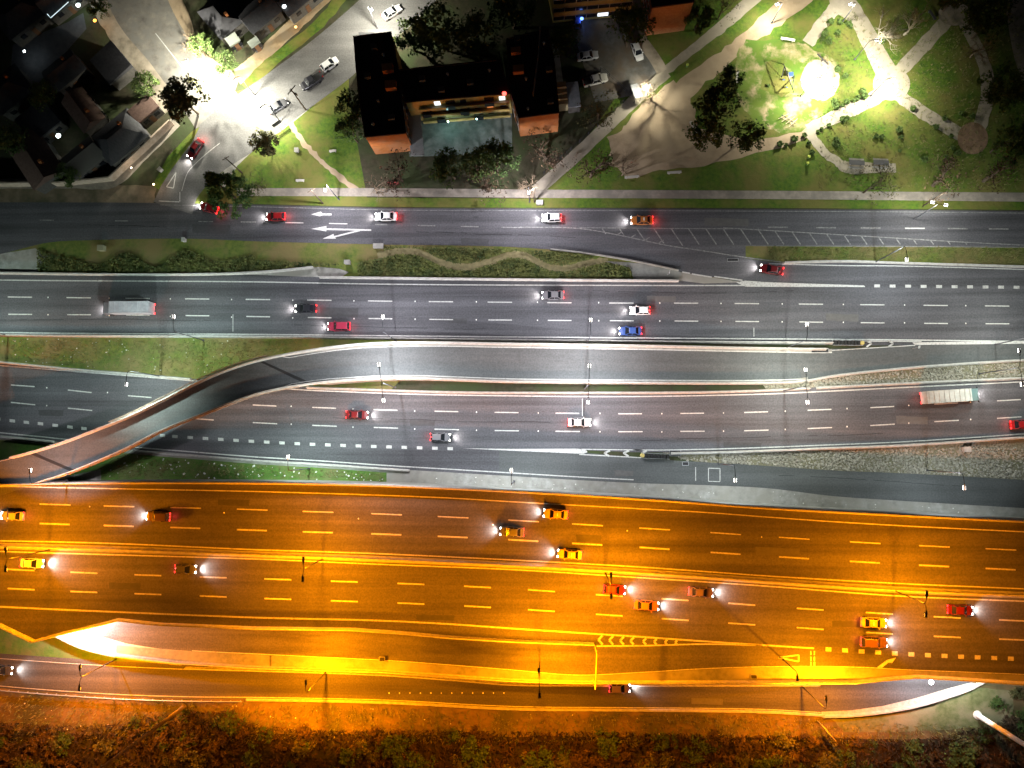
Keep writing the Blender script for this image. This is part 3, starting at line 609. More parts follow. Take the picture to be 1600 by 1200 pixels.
# ------------------------------------------------------------------ street lamps with their light
def lamp_light(name, loc, power, color, parent, p=1.6, cap=6.0, cut=.12, soft=.25, tilt=None):
    """downlight with a wide road-lighting distribution"""
    l = bpy.data.lights.new(name, 'POINT'); l.energy = power; l.color = color; l.shadow_soft_size = soft
    l.use_nodes = True; t = l.node_tree; N = t.nodes; L = t.links; em = N['Emission']
    tc = N.new('ShaderNodeTexCoord'); sp = N.new('ShaderNodeSeparateXYZ'); L.new(tc.outputs['Normal'], sp.inputs[0])
    ng = N.new('ShaderNodeMath'); ng.operation = 'MULTIPLY'; ng.inputs[1].default_value = LSGN; L.new(sp.outputs[2], ng.inputs[0])
    mxm = N.new('ShaderNodeMath'); mxm.operation = 'MAXIMUM'; mxm.inputs[1].default_value = .02; L.new(ng.outputs[0], mxm.inputs[0])
    pw = N.new('ShaderNodeMath'); pw.operation = 'POWER'; pw.inputs[1].default_value = -p; L.new(mxm.outputs[0], pw.inputs[0])
    mn = N.new('ShaderNodeMath'); mn.operation = 'MINIMUM'; mn.inputs[1].default_value = cap; L.new(pw.outputs[0], mn.inputs[0])
    mr = N.new('ShaderNodeMapRange'); mr.interpolation_type = 'SMOOTHSTEP'; mr.inputs[1].default_value = cut; mr.inputs[2].default_value = cut+.22
    L.new(ng.outputs[0], mr.inputs[0])
    ml = N.new('ShaderNodeMath'); ml.operation = 'MULTIPLY'; L.new(mn.outputs[0], ml.inputs[0]); L.new(mr.outputs[0], ml.inputs[1])
    L.new(ml.outputs[0], em.inputs['Strength'])
    o = bpy.data.objects.new(name, l); COL.objects.link(o); o.location = loc
    if parent is not None: o.parent = parent
    if tilt: o.rotation_euler = Vector((-tilt[0], -tilt[1], tilt[2])).to_track_quat('Z', 'Y').to_euler()
    return o
LSGN = -1.0
WHT = (.93, .95, 1.0); SOD = (1, .265, .001); WRM = (1, .96, .80); LIL = (.96, .92, 1.0)
def head_mesh(mb, mbl, x, y, z, ang, s=1.0, white=True):
    ca, sa = math.cos(ang), math.sin(ang)
    mb.box((x, y, z+.08), (.75*s, .34*s, .14*s), ang, .7); mb.box((x-.45*s*ca, y-.45*s*sa, z+.06), (.3*s, .16*s, .1*s), ang)
    k_ = 1 if white else .62
    mbl.box((x+.04*ca, y+.04*sa, z-.06), (.66*s*k_, .42*s*k_, .14*s), ang, 1.0)
def street_lamp(label, heads, zt, power, color, base_z=0.0, center=None, arm=2.6, adir=None, white=True, p=1.6, group=None, double=False, curved=True, lights=True, s=1.0, cap=6.0, cut=.12, tilt=0):
    """heads: photo positions of the lamp heads, zt their height above datum"""
    H = [U(h[0], h[1], zt) for h in heads]
    if len(H) > 1: c = sum(H, Vector())/len(H)
    else:
        a = Vector((math.cos(R(adir)), math.sin(R(adir)), 0)); c = H[0]-a*arm
    root = empty('street_lamp', (c.x, c.y, base_z), 0, label, 'street lamp', group)
    hh = zt-base_z
    MB().lathe((0, 0, 0), [(.2, 0), (.2, .25), (.11, .4), (.09, hh*.5), (.065, hh-.6)], 8).build('pole', DSTEEL if not white else mat('lamp_pole_grey', (.09, .09, .1)), root)
    for h in H:
        d = Vector((h.x-c.x, h.y-c.y, 0)); L_ = d.length; dn = d.normalized() if L_ > .01 else Vector((0, 1, 0)); ang = math.atan2(dn.y, dn.x)
        pts = [Vector((0, 0, hh-.65)), Vector((dn.x*L_*.12, dn.y*L_*.12, hh-.25)), Vector((dn.x*L_*.45, dn.y*L_*.45, hh)), Vector((dn.x*(L_-.35), dn.y*(L_-.35), hh+.06))]
        MB().tube(pts, .055, 6).build('arm', DSTEEL, root)
        a = MB(); b = MB(); head_mesh(a, b, d.x, d.y, hh, ang, s*(1 if white else 1.25), white)
        ho = a.build('lamp_head', WHITEP if white else DSTEEL, root)
        b.build('lens', LENSW if white else LENSO, ho)
        if lights: lamp_light('lamp_light', (d.x, d.y, hh-.35), power/len(H), color, root, p, cap, cut, tilt=(dn.x*math.sin(R(tilt)), dn.y*math.sin(R(tilt)), math.cos(R(tilt))) if tilt else None)
    return root
PW = 5800; TEAL = (.78, 1, .93); GR = 'white street lamps along the highways'
for px, py, ad, lab in ((271, 495, 90, 'white street lamp over the westbound highway just right of the pale box truck'),
                        (598, 495, 90, 'white street lamp over the westbound highway just right of the pink red car'),
                        (923, 500, 90, 'white street lamp over the westbound highway between the white hatchback and the blue lit car'),
                        (1261, 507, 90, 'white street lamp over the westbound highway near the east ramp nose'),
                        (-60, 487, 90, 'white street lamp at the far left of the westbound highway'),
                        (1600+20, 500, 90, 'white street lamp at the far right of the westbound highway')):
    street_lamp(lab, [(px, py)], 12, PW*(1.25 if px < 1000 else .85), TEAL if px < 500 else LIL if px < 1000 else (.93, 1, .93), arm=2.8, adir=ad, group=GR, p=.5, cut=.2, tilt=8)
for a, b, lab in (((592, 570), (599, 625), 'two headed white lamp between ramp and eastbound highway, nearest the ramp bend'),
                  ((921, 572), (919, 628), 'two headed white street lamp between ramp and eastbound highway, middle one of the three'),
                  ((1259, 578), (1262, 628), 'two headed white street lamp at the start of the gravel strip'),
                  ((1593, 548), (1597, 600), 'two headed white street lamp in the gravel strip at the right edge')):
    street_lamp(lab, [a, b], 12+zC(a[0]), PW*(5.6 if a[0] < 700 else 4.6 if a[0] < 1100 else 3.1 if a[0] < 1500 else 1.4), WHT if a[0] < 1100 else (.95, 1, .9), group=GR, p=.25, cut=.21, base_z=zC(a[0]))
for px, py, ad, bz, lab, pw in ((197, 600, -90, 0, 'white street lamp over the eastbound highway left of the ramp bridge', PW),
                           (450, 714, 90, 0, 'white street lamp beside the grass triangle south of the eastbound highway', PW),
                           (799, 735, 90, 0, 'white street lamp beside the exit lane on the concrete apron', PW),
                           (1149, 750, -90, 0, 'white street lamp over the exit road beside the painted loop square', PW*.8),
                           (1507, 762, -90, 0, 'white street lamp over the dark end of the exit road at the right', PW*.7),
                           (1417, 405, -90, 0, 'white street lamp on the grass strip beside the slip road', PW*1.0)):
    street_lamp(lab, [(px, py)], 12, pw*(1.9 if px < 500 else 1.3), TEAL if px < 500 else (.85, .95, 1), arm=2.6, adir=ad, group=GR, base_z=bz, p=.7, cut=.36 if ad > 0 or px > 1000 and py > 700 else .2, tilt=25 if ad > 0 else -15 if px > 1000 and py > 700 else 0)
street_lamp('white street lamp on the low end of the ramp where it meets the viaduct', [(47, 735)], DECK+10, 7000, LIL, arm=2.4, adir=90, group=GR, base_z=DECK, p=.5, cut=.4, tilt=28)
GS = 'orange sodium lamps in the viaduct median'
for a, b, lab in (((9, 858), (9, 890), 'dark two headed sodium lamp in the viaduct median at the left edge'),
                  ((474, 874), (473, 905), 'dark two headed sodium lamp in the viaduct median, left of centre'),
                  ((955, 898), (955, 932), 'dark two headed sodium lamp in the viaduct median, right of centre'),
                  ((1448, 927), (1447, 961), 'dark two headed sodium lamp in the viaduct median, near the right edge'),
                  ((-460, 845), (-460, 878), 'dark two headed sodium lamp in the viaduct median, left outside')):
    if a[0] > 0: street_lamp(lab, [a, b], DECK+11, 43000, SOD, base_z=DECK, white=False, group=GS, p=.85, cap=4, cut=.22)
for px, py, ad, bz, pw, lab in ((478, 1066, 90, 0, 50000, 'dark sodium lamp beside the south frontage road, left of the small drain'),
                            (1291, 1091, 90, 0, 32000, 'dark sodium lamp at the start of the white underpass curve'),
                            ):
    street_lamp(lab, [(px, py)], bz+12, pw, SOD, arm=2.0, adir=ad, base_z=bz, white=False, p=1.0, cap=4, cut=.2, tilt=18, group='single sodium lamps along the south frontage road')
street_lamp('dark two headed sodium lamp above the brightest orange patch of the parapet', [(842, 1048), (843, 1087)], DECK+10, 62000, SOD, base_z=6.9, white=False, p=.7, cap=4, cut=.12)
street_lamp('dark two headed sodium lamp on the frontage road at the lower left', [(125, 1042), (124, 1076)], 11, 38000, SOD, base_z=0, white=False, p=1.0, cap=4, cut=.15)
street_lamp('dark sodium lamp above the yield triangle at the collector merge', [(1246, 1060)], DECK+7, 4200, SOD, base_z=DECK, arm=1.0, adir=-90, white=False, p=.6, cap=3)
# north side
GN = 'lamps of the streets and frontage road in the north'
for px, py, z, pw, ad, col, lab, p in ((291, 94, 8, 30000, 0, WRM, 'bright lamp on the left side of the street intersection', .5),
        (366, 124, 8, 30000, 225, WRM, 'bright lamp at the corner island of the intersection', -.9),
        (408, 168, 8, 19000, 225, WRM, 'bright lamp on the corner pavement beside the parked dark grey car', -1.5),
        (580, 14, 8, 24000, -50, WRM, 'bright lamp over the diagonal street near the top edge', -.3),
        (508, 296, 9, 10500, -90, LIL, 'street lamp on the verge above the painted lane arrows', .4),
        (826, 300, 9, 11000, -90, LIL, 'street lamp on the verge above the white frontage road hatchback', .4),
        (1010, 134, 5, 6500, 225, WRM, 'small bright lamp at the gate of the parking yard', -.5),
        (1215, 6, 7, 11000, 200, WRM, 'bright lamp over the dirt path at the top of the park', -1),
        (1281, 122, 7, 28000, 0, WRM, 'bright lamp over the playground sand circle', -.6),
        (1370, 62, 7, 6500, 0, WRM, 'lamp beside the bare white tree on the park path', -.8),
        (1396, 122, 7, 19000, 0, WRM, 'lamp over the round plaza at the crossing of the park paths', -.8),
        (1330, 6, 7, 6500, 200, WRM, 'lamp on the park path at the top edge', -.8)):
    street_lamp(lab, [(px, py)], z, pw, col, arm=1.2, adir=ad, p=p, group=GN, cap=4)
street_lamp('two armed white street lamp on the verge of the north frontage road at the right', [(1458, 316), (1478, 320)], 9, 6500, (1, .98, .9), group=GN, p=.2)

# ------------------------------------------------------------------ vehicles
TYRE = mat('tyre', (.015, .015, .015)); GLASS = mat('car_glass', (.012, .014, .018), rough=.12, spec=.6)
HEADL = emat('headlight', (1, .97, .9), 25); TAIL = emat('taillight', (1, .02, .02), 9); HEADOFF = mat('headlight_off', (.6, .6, .6), rough=.2); TAILOFF = mat('taillight_off', (.3, .01, .01))
def paint(name, c, rough=.35): return mat(name, c, rough=rough, spec=.5)
def car_shape(kind):
    # x station, half width, hood/deck height
    if kind == 'sedan': return 4.5, [(-2.25, .62, .62, .45), (-2.15, .8, .9, .25), (-1.5, .87, .98, .2), (-.3, .9, .95, .2), (.8, .9, .93, .2), (1.6, .86, .86, .2), (2.1, .76, .74, .25), (2.25, .58, .6, .4)], (-1.65, -1.0, .35, 1.05, 1.42, .86, .62)
    if kind == 'hatch': return 4.0, [(-2.0, .66, .7, .45), (-1.93, .8, .95, .25), (-1.3, .86, 1.0, .2), (-.2, .88, .98, .2), (.8, .88, .95, .2), (1.5, .83, .86, .2), (1.9, .72, .72, .25), (2.0, .55, .6, .4)], (-1.95, -1.5, .2, .95, 1.5, .83, .62)
    if kind == 'suv': return 4.7, [(-2.35, .75, .8, .5), (-2.28, .88, 1.05, .3), (-1.5, .93, 1.1, .25), (-.2, .95, 1.08, .25), (1.0, .95, 1.05, .25), (1.8, .9, 1.0, .25), (2.25, .8, .85, .3), (2.35, .65, .7, .4)], (-2.28, -1.9, .3, 1.0, 1.75, .9, .7)
    if kind == 'pickup': return 5.2, [(-2.6, .85, .95, .5), (-2.55, .9, 1.0, .35), (-1.2, .92, 1.0, .3), (-.4, .94, 1.05, .3), (1.2, .93, 1.05, .3), (2.0, .9, 1.0, .3), (2.5, .8, .85, .3), (2.6, .65, .7, .45)], (-.75, -.55, .7, 1.25, 1.75, .88, .7)
def make_car(name, label, cat, kind, col, px, py, ang, z=0.03, lit=True, group=None, beam=260, glow=30, taxi=None, ppos=None):
    L, st, cab = car_shape(kind)
    c = ppos if ppos is not None else U(px, py, z+.7)
    root = empty(name, (c.x, c.y, z), R(ang), label, cat, group)
    v = []; K = 8
    for (x, hw, zt, zb) in st:
        for yy, zz in ((-hw*.94, zb), (-hw, zb+.2), (-hw, zt-.18), (-hw*.86, zt), (hw*.86, zt), (hw, zt-.18), (hw, zb+.2), (hw*.94, zb)): v.append((x, yy, zz))
    f = [(i*K+j, i*K+(j+1) % K, (i+1)*K+(j+1) % K, (i+1)*K+j) for i in range(len(st)-1) for j in range(K)]
    f += [tuple(range(K)), tuple(range((len(st)-1)*K, len(st)*K))]
    bm = MB().add(v, f)
    xr0, xr1, xf1, xf0, zr, hb, ht = cab; zb = 0.92 if kind in ('sedan', 'hatch') else 1.04
    B = [(xr0, -hb, zb), (xf0, -hb, zb), (xf0, hb, zb), (xr0, hb, zb)]; T = [(xr1, -ht, zr), (xf1, -ht, zr), (xf1, ht, zr), (xr1, ht, zr)]
    bm.add([(xr1-.05, -ht-.03, zr-.03), (xf1+.05, -ht-.03, zr-.03), (xf1+.05, ht+.03, zr-.03), (xr1-.05, ht+.03, zr-.03), (xr1+.12, -ht+.1, zr+.03), (xf1-.12, -ht+.1, zr+.03), (xf1-.12, ht-.1, zr+.03), (xr1+.12, ht-.1, zr+.03)],
           [(0, 1, 5, 4), (1, 2, 6, 5), (2, 3, 7, 6), (3, 0, 4, 7), (4, 5, 6, 7), (3, 2, 1, 0)])
    for i in range(4):  # pillars
        bm.tube([B[i], T[i]], .06, 4)
    for sy in (-1, 1):
        bm.tube([((B[0][0]+B[1][0])/2, sy*hb, zb), ((T[0][0]+T[1][0])/2, sy*ht, zr)], .045, 4)
    if kind == 'pickup':
        pass
    body = bm.build('body', col, root)
    def pane(nm, pts): MB().sheet(pts).build(nm, GLASS, root)
    pane('windscreen', [B[1], B[2], T[2], T[1]]); pane('rear_window', [B[3], B[0], T[0], T[3]])
    pane('side_window', [B[0], B[1], T[1], T[0]]); pane('side_window', [B[2], B[3], T[3], T[2]])
    if kind == 'pickup': MB().box((-1.65, 0, 1.005), (1.6, 1.5, .03)).build('cargo_bed', mat('bed_liner', (.03, .03, .03)), root)
    wb = L*.29
    for sx in (-1, 1):
        for sy in (-1, 1):
            m = MB(); m.tube([(sx*wb, sy*(st[3][1]-.22), .32), (sx*wb, sy*(st[3][1]+.0), .32)], .33, 12); m.build('wheel', TYRE, root)
    hx = st[-1][0]
    for sy in (-1, 1):
        MB().box((hx-.1, sy*.57, st[-1][2]+.04), (.26, .3, .16)).build('headlight', HEADL if lit else HEADOFF, root)
        MB().box((-hx+.06, sy*.62, st[0][2]+.16), (.2, .3, .14)).build('taillight', TAIL if lit else TAILOFF, root)
        MB().box((xf0-.15, sy*(hb+.12), zb+.08), (.14, .22, .12)).build('mirror', col, root)
    if taxi: MB().box(((xr1+xf1)/2, 0, zr+.1), (.2, .6, .16)).build('roof_sign', taxi, root)
    if lit: car_lights(root, hx, beam, glow)
    return root
def car_lights(root, hx, beam, glow):
    if beam:
        l = bpy.data.lights.new('headlight_beam', 'SPOT'); l.energy = beam; l.color = (1, .93, .88); l.spot_size = R(115); l.spot_blend = 1.0; l.shadow_soft_size = .15
        o = bpy.data.objects.new('headlight_beam', l); COL.objects.link(o); o.parent = root; o.location = (hx+.25, 0, .8)
        o.rotation_euler = (0, R(-90+14+0), 0) if False else (0, R(-66), 0)
    if glow:
        l = bpy.data.lights.new('taillight_glow', 'POINT'); l.energy = glow; l.color = (1, .05, .05); l.shadow_soft_size = .15
        o = bpy.data.objects.new('taillight_glow', l); COL.objects.link(o); o.parent = root; o.location = (-hx-.3, 0, .85)
def make_truck(name, label, cat, col, px, py, ang, L=8.5, W=2.4, H=3.2, z=.03, lit=True, cabcol=None, beam=260, glow=30):
    c = U(px, py, z+H/2); root = empty(name, (c.x, c.y, z), R(ang), label, cat)
    cl = 1.9
    b = MB(); b.box((-(cl)/2-.1, 0, .75+(H-.75)/2), (L-cl-.2, W, H-.75))
    for k in range(9): b.box((-L/2+.4+k*(L-cl-.9)/8, 0, H+.03), (.09, W-.1, .09))
    for s_ in (-1, 1): b.box((-cl/2-.1, s_*(W/2-.04), H+.03), (L-cl-.2, .08, .1))
    b.build('cargo_box', col, root)
    MB().box((0, 0, .62), (L-.4, W*.6, .24)).build('chassis', DSTEEL, root)
    x0 = L/2-cl; m = MB()
    prof = [(x0, .5), (L/2, .5), (L/2, 1.35), (L/2-.35, 2.25), (L/2-.6, 2.4), (x0, 2.45)]
    hw = W/2-.06; n = len(prof); vs = [(x, -hw, zz) for x, zz in prof]+[(x, hw, zz) for x, zz in prof]
    m.add(vs, [tuple(range(n)), tuple(range(n, 2*n))]+[(i, (i+1) % n, n+(i+1) % n, n+i) for i in range(n)])
    m.build('cab', cabcol or col, root)
    MB().sheet([(L/2-.02, -hw+.12, 1.42), (L/2-.02, hw-.12, 1.42), (L/2-.34, hw-.15, 2.24), (L/2-.34, -hw+.15, 2.24)]).build('windscreen', GLASS, root)
    for x in (-L/2+1.2, -L/2+2.2, L/2-1.3):
        for sy in (-1, 1): MB().tube([(x, sy*(W/2-.35), .5), (x, sy*(W/2-.02), .5)], .5, 12).build('wheel', TYRE, root)
    for sy in (-1, 1):
        MB().box((L/2+.03, sy*.9, .85), (.16, .32, .2)).build('headlight', HEADL if lit else HEADOFF, root)
        MB().box((-L/2-.03, sy*.95, .8), (.12, .3, .2)).build('taillight', TAIL if lit else TAILOFF, root)
        MB().box((L/2-.2, sy*(W/2+.15), 1.9), (.12, .2, .4)).build('mirror', DSTEEL, root)
    if lit: car_lights(root, L/2+.1, beam, glow)
    return root
SIL = paint('silver_paint', (.5, .5, .5)); WCP = paint('white_car_paint', (.75, .75, .75)); BLK = paint('black_car_paint', (.025, .025, .03)); RED = paint('red_car_paint', (.28, .012, .014))
DRED = paint('dark_red_paint', (.12, .008, .01)); YEL = paint('yellow_car_paint', (.6, .36, .03)); ORG = paint('orange_car_paint', (.45, .15, .03)); BLU = paint('blue_car_paint', (.04, .08, .25)); GRY = paint('grey_car_paint', (.15, .15, .16)); DGR = paint('dark_grey_paint', (.06, .06, .065)); BGE = paint('beige_paint', (.42, .36, .27)); PNK = paint('pinkish_red_paint', (.38, .035, .07)); VIO = paint('violet_paint', (.2, .14, .3)); BRN = paint('brown_paint', (.14, .07, .04))
W_, E_ = 180, 0
cars = [
 ('car', 'dark red car with headlights on coming down the diagonal street towards the frontage road', 'car', 'sedan', DRED, 305, 232, -123, .03),
 ('car', 'red car with bright tail lights turning out of the street under the dark conifer', 'car', 'hatch', RED, 327, 325, 162, .03),
 ('car', 'car coloured red after its tail light glow on the north frontage road left of the painted arrows', 'car', 'hatch', RED, 431, 338.5, 180, .03),  # body red stands in for the glow of the tail lights
 ('car', 'white car with red tail lights on the frontage road right of the painted arrows', 'car', 'sedan', WCP, 603, 338, 180, .03),
 ('car', 'white hatchback on the frontage road below the light poles', 'car', 'hatch', WCP, 862, 340, 180, .03),
 ('taxi', 'orange taxi on the north frontage road above the hatched shoulder', 'taxi', 'sedan', ORG, 1003, 344, 180, .03),
 ('car', 'dark red car climbing the slip road between the two hatched areas', 'car', 'sedan', DRED, 1206, 421, 170, .04),
 ('car', 'black car in the middle lane of the westbound highway behind the pale box truck', 'car', 'sedan', BLK, 478, 482, 180, .04),
 ('car', 'pink red car in the south lane of the westbound highway', 'car', 'suv', PNK, 530, 510, 180, .04),
 ('car', 'dark grey car alone in the north lane of the westbound highway', 'car', 'sedan', GRY, 864, 461, 180, .04),
 ('car', 'white hatchback in the middle lane of the westbound highway', 'car', 'hatch', WCP, 1000, 485, 180, .04),
 ('car', 'blue car hugging the south edge line of the westbound highway', 'car', 'sedan', BLU, 985, 517, 180, .04),
 ('car', 'dark red car in the north lanes of the eastbound highway nearest the ramp bridge', 'car', 'sedan', DRED, 558, 648, -2, .03),
 ('car', 'grey car beside the square dashes of the eastbound exit lane', 'car', 'hatch', GRY, 688, 683, -1, .03),
 ('car', 'silver car in the middle lane of the eastbound highway between two lamp posts', 'car', 'sedan', SIL, 905, 660, 0, .03),
 ('car', 'red car leaving the picture at the right end of the eastbound highway', 'car', 'sedan', RED, 1597, 663, 3, .03),
 ('car', 'beige car at the left edge of the upper viaduct carriageway', 'car', 'sedan', BGE, 20, 806, 179, DECK+.04),
 ('car', 'brown car in the middle lane at the left of the upper viaduct carriageway', 'car', 'suv', BRN, 248, 807, 178.5, DECK+.04),
 ('car', 'grey car in the middle lane in the centre of the upper viaduct carriageway', 'car', 'sedan', GRY, 800, 831, 177.5, DECK+.04),
 ('taxi', 'yellow taxi in the north lane of the upper viaduct carriageway', 'taxi', 'sedan', YEL, 868, 803, 176, DECK+.04),
 ('taxi', 'yellow taxi in the south lane of the upper viaduct carriageway', 'taxi', 'sedan', YEL, 890, 866, 176, DECK+.04),
 ('car', 'white car with glaring headlights at the left edge of the lower viaduct carriageway', 'car', 'sedan', WCP, 50, 880, -2, DECK+.04),
 ('car', 'grey car at the left of the lower viaduct carriageway', 'car', 'hatch', GRY, 290, 889, -2, DECK+.04),
 ('car', 'red car under the sodium lamp right of centre on the lower viaduct carriageway', 'car', 'hatch', RED, 960, 921, -4, DECK+.04),
 ('car', 'violet car in the north lane of the lower viaduct carriageway', 'car', 'sedan', VIO, 1095, 925, -4, DECK+.04),
 ('car', 'orange car in the middle lane of the lower viaduct carriageway right of centre', 'car', 'sedan', ORG, 1010, 946, -4, DECK+.04),
 ('taxi', 'yellow taxi in the middle lane near the right of the lower viaduct carriageway', 'taxi', 'sedan', YEL, 1365, 973, -3, DECK+.04),
 ('car', 'brown car above the square dashes of the collector merge', 'car', 'suv', BRN, 1365, 1003, -3, DECK+.04),
 ('car', 'dark red car in the north lane near the right end of the lower viaduct carriageway', 'car', 'sedan', DRED, 1500, 953, -3, DECK+.04),
 ('car', 'dark car with white headlights at the left edge of the south frontage road', 'car', 'sedan', DGR, 2, 1047, -3, .03),
 ('car', 'violet hatchback on the south frontage road below the chevron markings', 'car', 'hatch', VIO, 968, 1075, 0, .03),
]
for a in cars:
    nm, lab, cat, kind, col, px, py, ang, z = a
    b = 3500 if px == 50 else 1100 if py < 760 else 1700
    make_car(nm, lab, cat, kind, col, px, py, ang, z, True, 'vehicles driving on the roads', beam=b, glow=150 if 300 < px < 1020 and py < 350 else 70, taxi=(WHITEP if nm == 'taxi' else None))
make_truck('box_truck', 'pale grey box truck in the middle lane of the westbound highway', 'truck', mat('truck_box', (.4, .39, .43), (.3, .29, .32), .8, .6), 200, 482, 180, 10.5, z=.04, cabcol=mat('cab_grey', (.16, .16, .18)), beam=900)
make_truck('box_truck', 'white box truck in the north lane of the eastbound highway near the gravel strip', 'truck', mat('truck_box_white', (.5, .53, .5), (.36, .38, .36), .8, .6), 1485, 619, 3.5, 10.5, z=.03, cabcol=mat('cab_teal', (.12, .2, .2)), beam=900)
for a in (('parked_car', 'silver parked car beside the bright lamp at the top of the diagonal street', 'car', 'sedan', SIL, 612, 19, 33),
          ('parked_car', 'white parked car in front of the black pickup on the diagonal street', 'car', 'hatch', WCP, 515, 100, 35),
          ('pickup_truck', 'black parked pickup behind the white car on the diagonal street', 'pickup', 'pickup', BLK, 487, 127, 212),
          ('parked_car', 'dark grey parked car in the glare at the lower end of the diagonal street', 'car', 'sedan', DGR, 434, 166, 32),
          ('parked_car', 'silver parked saloon on the left side of the parking yard', 'car', 'sedan', SIL, 918, 87, 8),
          ('parked_car', 'white parked hatchback on the right side of the parking yard', 'car', 'hatch', WCP, 996, 80, -72),
          ('pickup_truck', 'white parked pickup beside the sparse tree in the parking yard', 'pickup', 'pickup', mat('dusty_white_paint', (.5, .48, .42)), 930, 125, 14),
          ('parked_car', 'grey parked car at the top of the parking yard by the yellow building', 'car', 'hatch', GRY, 945, 11, -85),
          ('parked_car', 'white parked car next to the grey one at the top of the parking yard', 'car', 'sedan', WCP, 962, 14, -85),
          ('parked_car', 'blue parked car in the dark left corner of the parking yard', 'car', 'hatch', BLU, 903, 30, 85)):
    make_car(*a, .03, False)

# ------------------------------------------------------------------ apartment blocks
ROOF = mat('bitumen_roof', (.03, .017, .018), (.018, .011, .013), .8, .95, c3=(.038, .022, .02), scale2=.2)
BRICKO = mat('orange_render', (.42, .15, .04), (.3, .11, .03), 1.2, .9, c3=(.36, .15, .06), scale2=.5)
WALLY = mat('yellow_render', (.5, .4, .13), (.4, .31, .1), 2, .9)
WALLG = mat('grey_render', (.09, .085, .075), (.06, .055, .05), 2, .9)
WIN = mat('dark_window', (.015, .016, .02), rough=.15, spec=.6)
LITW = emat('lit_window', (.85, .95, 1), 1.6); LITO = emat('lit_window_orange', (1, .35, .1), .8)
FRAME = mat('window_frame', (.4, .38, .34))
def block(name, label, roofpx, h, wall, parapet=True, zb=0, cat='building'):
    P = [U(x, y, h) for x, y in roofpx]; c = sum(P, Vector())/len(P); c.z = zb
    if sum(P[i].x*P[(i+1) % len(P)].y-P[(i+1) % len(P)].x*P[i].y for i in range(len(P))) < 0: P = P[::-1]
    root = empty(name, c, 0, label, cat); Q = [(p.x-c.x, p.y-c.y) for p in P]; n = len(Q)
    v = [(x, y, 0) for x, y in Q]+[(x, y, h-.02) for x, y in Q]
    mesh_obj('wall', v, [(i, (i+1) % n, n+(i+1) % n, n+i) for i in range(n)], wall, root)
    m = MB(); m.add([(x, y, h) for x, y in Q], [tuple(range(n))])
    if parapet:
        for i in range(n):
            a = Vector((*Q[i], 0)); b = Vector((*Q[(i+1) % n], 0)); d = b-a
            m.box(((a.x+b.x)/2, (a.y+b.y)/2, h+.1), (d.length+.2, .24, .34), math.atan2(d.y, d.x))
    m.build('roof', ROOF, root)
    return root, P, c, Q
def windows(root, c, A, B, rows, cols, w=1.3, hgt=1.1, mats=None, out=1, skip=(), off=.5):
    """A,B: wall foot line (world xy, seen from outside left to right)"""
    d = Vector((B.x-A.x, B.y-A.y, 0)); L_ = d.length; d.normalize(); nn = Vector((d.y, -d.x, 0)); rz = math.atan2(d.y, d.x)
    for r, z in enumerate(rows):
        for k in range(cols):
            if (r, k) in skip: continue
            q = Vector((A.x, A.y, 0))+d*(L_*(k+off)/cols)-Vector((c.x, c.y, 0))+nn*.05
            fr = MB().box((q.x, q.y, z), (w+.16, .12, hgt+.16), rz).build('window', FRAME, root)
            mt = (mats or {}).get((r, k), WIN); q2 = q+nn*.05
            MB().box((q2.x, q2.y, z), (w, .08, hgt), rz).build('pane', mt, fr)
BH = 8.4
westp = [(553, 58), (611, 51), (622, 108), (634, 208), (571, 214), (560, 140)]
r1, P1, c1, Q1 = block('apartment_block', 'apartment block with long dark flat roof and blank orange end wall beside the diagonal street', westp, BH, BRICKO)
def sidewin(r, c, a, b, cols, **k): windows(r, c, U(*a, BH), U(*b, BH), (7.0, 4.3, 1.7), cols, **k)
sidewin(r1, c1, (553, 58), (571, 214), 8); sidewin(r1, c1, (634, 208), (622, 108), 5)
MB().box(tuple(U(606, 107, BH+.6)-c1), (2.2, 1.5, 1.3), .1).build('roof_box', BRICKO, r1); MB().box(tuple(U(611, 134, BH+.6)-c1), (2.2, 1.6, 1.5), .05).build('roof_box', BRICKO, r1)
r2, P2, c2, Q2 = block('apartment_block', 'middle apartment block with yellow three storey gallery front above the blue lit courtyard', [(624, 110), (780, 94), (797, 146), (651, 158), (634, 160)], BH-.01, WALLY)
A = U(651, 158, BH); B = U(794, 146.6, BH); d = (B-A).normalized(); nn = Vector((d.y, -d.x, 0)); Lf = (B-A).length; rz = math.atan2(d.y, d.x)
for r, z in enumerate((6.9, 4.2, 1.5)):
    q = (A+B)/2-c2+nn*.45; MB().box((q.x, q.y, z-1.15), (Lf, .9, .2), rz).build('gallery_floor', mat('gallery_concrete', (.35, .3, .2)), r2)
    q = (A+B)/2-c2+nn*.9; MB().box((q.x, q.y, z-.65), (Lf, .1, .8), rz).build('gallery_parapet', WALLY, r2)
    for k in range(7):
        q = A+d*(Lf*(k+.5)/7)-c2+nn*.03; lit = (r, k) in ((0, 1), (0, 6)); lo = (r, k) in ((1, 5),)
        dk = (r, k) in ((0, 2), (0, 5), (1, 0), (1, 3), (2, 1), (2, 4))
        if not (lit or lo or dk or (r+k) % 2): continue
        MB().box((q.x, q.y, z), (1.2 if not dk else 1.9, .1, 1.4), rz).build('window', LITW if lit else LITO if lo else WIN, r2)
        if dk: MB().box((q.x+nn.x*.93, q.y+nn.y*.93, z-.5), (1.9, .1, 1.3), rz).build('screen', WIN, r2)
eastp = [(792, 62), (856, 46), (866, 100), (873, 176), (811, 184), (797, 140)]
r3, P3, c3_, Q3 = block('apartment_block', 'apartment block with dark roof, pale ridge line and orange end wall beside the diagonal path', eastp, BH, BRICKO)
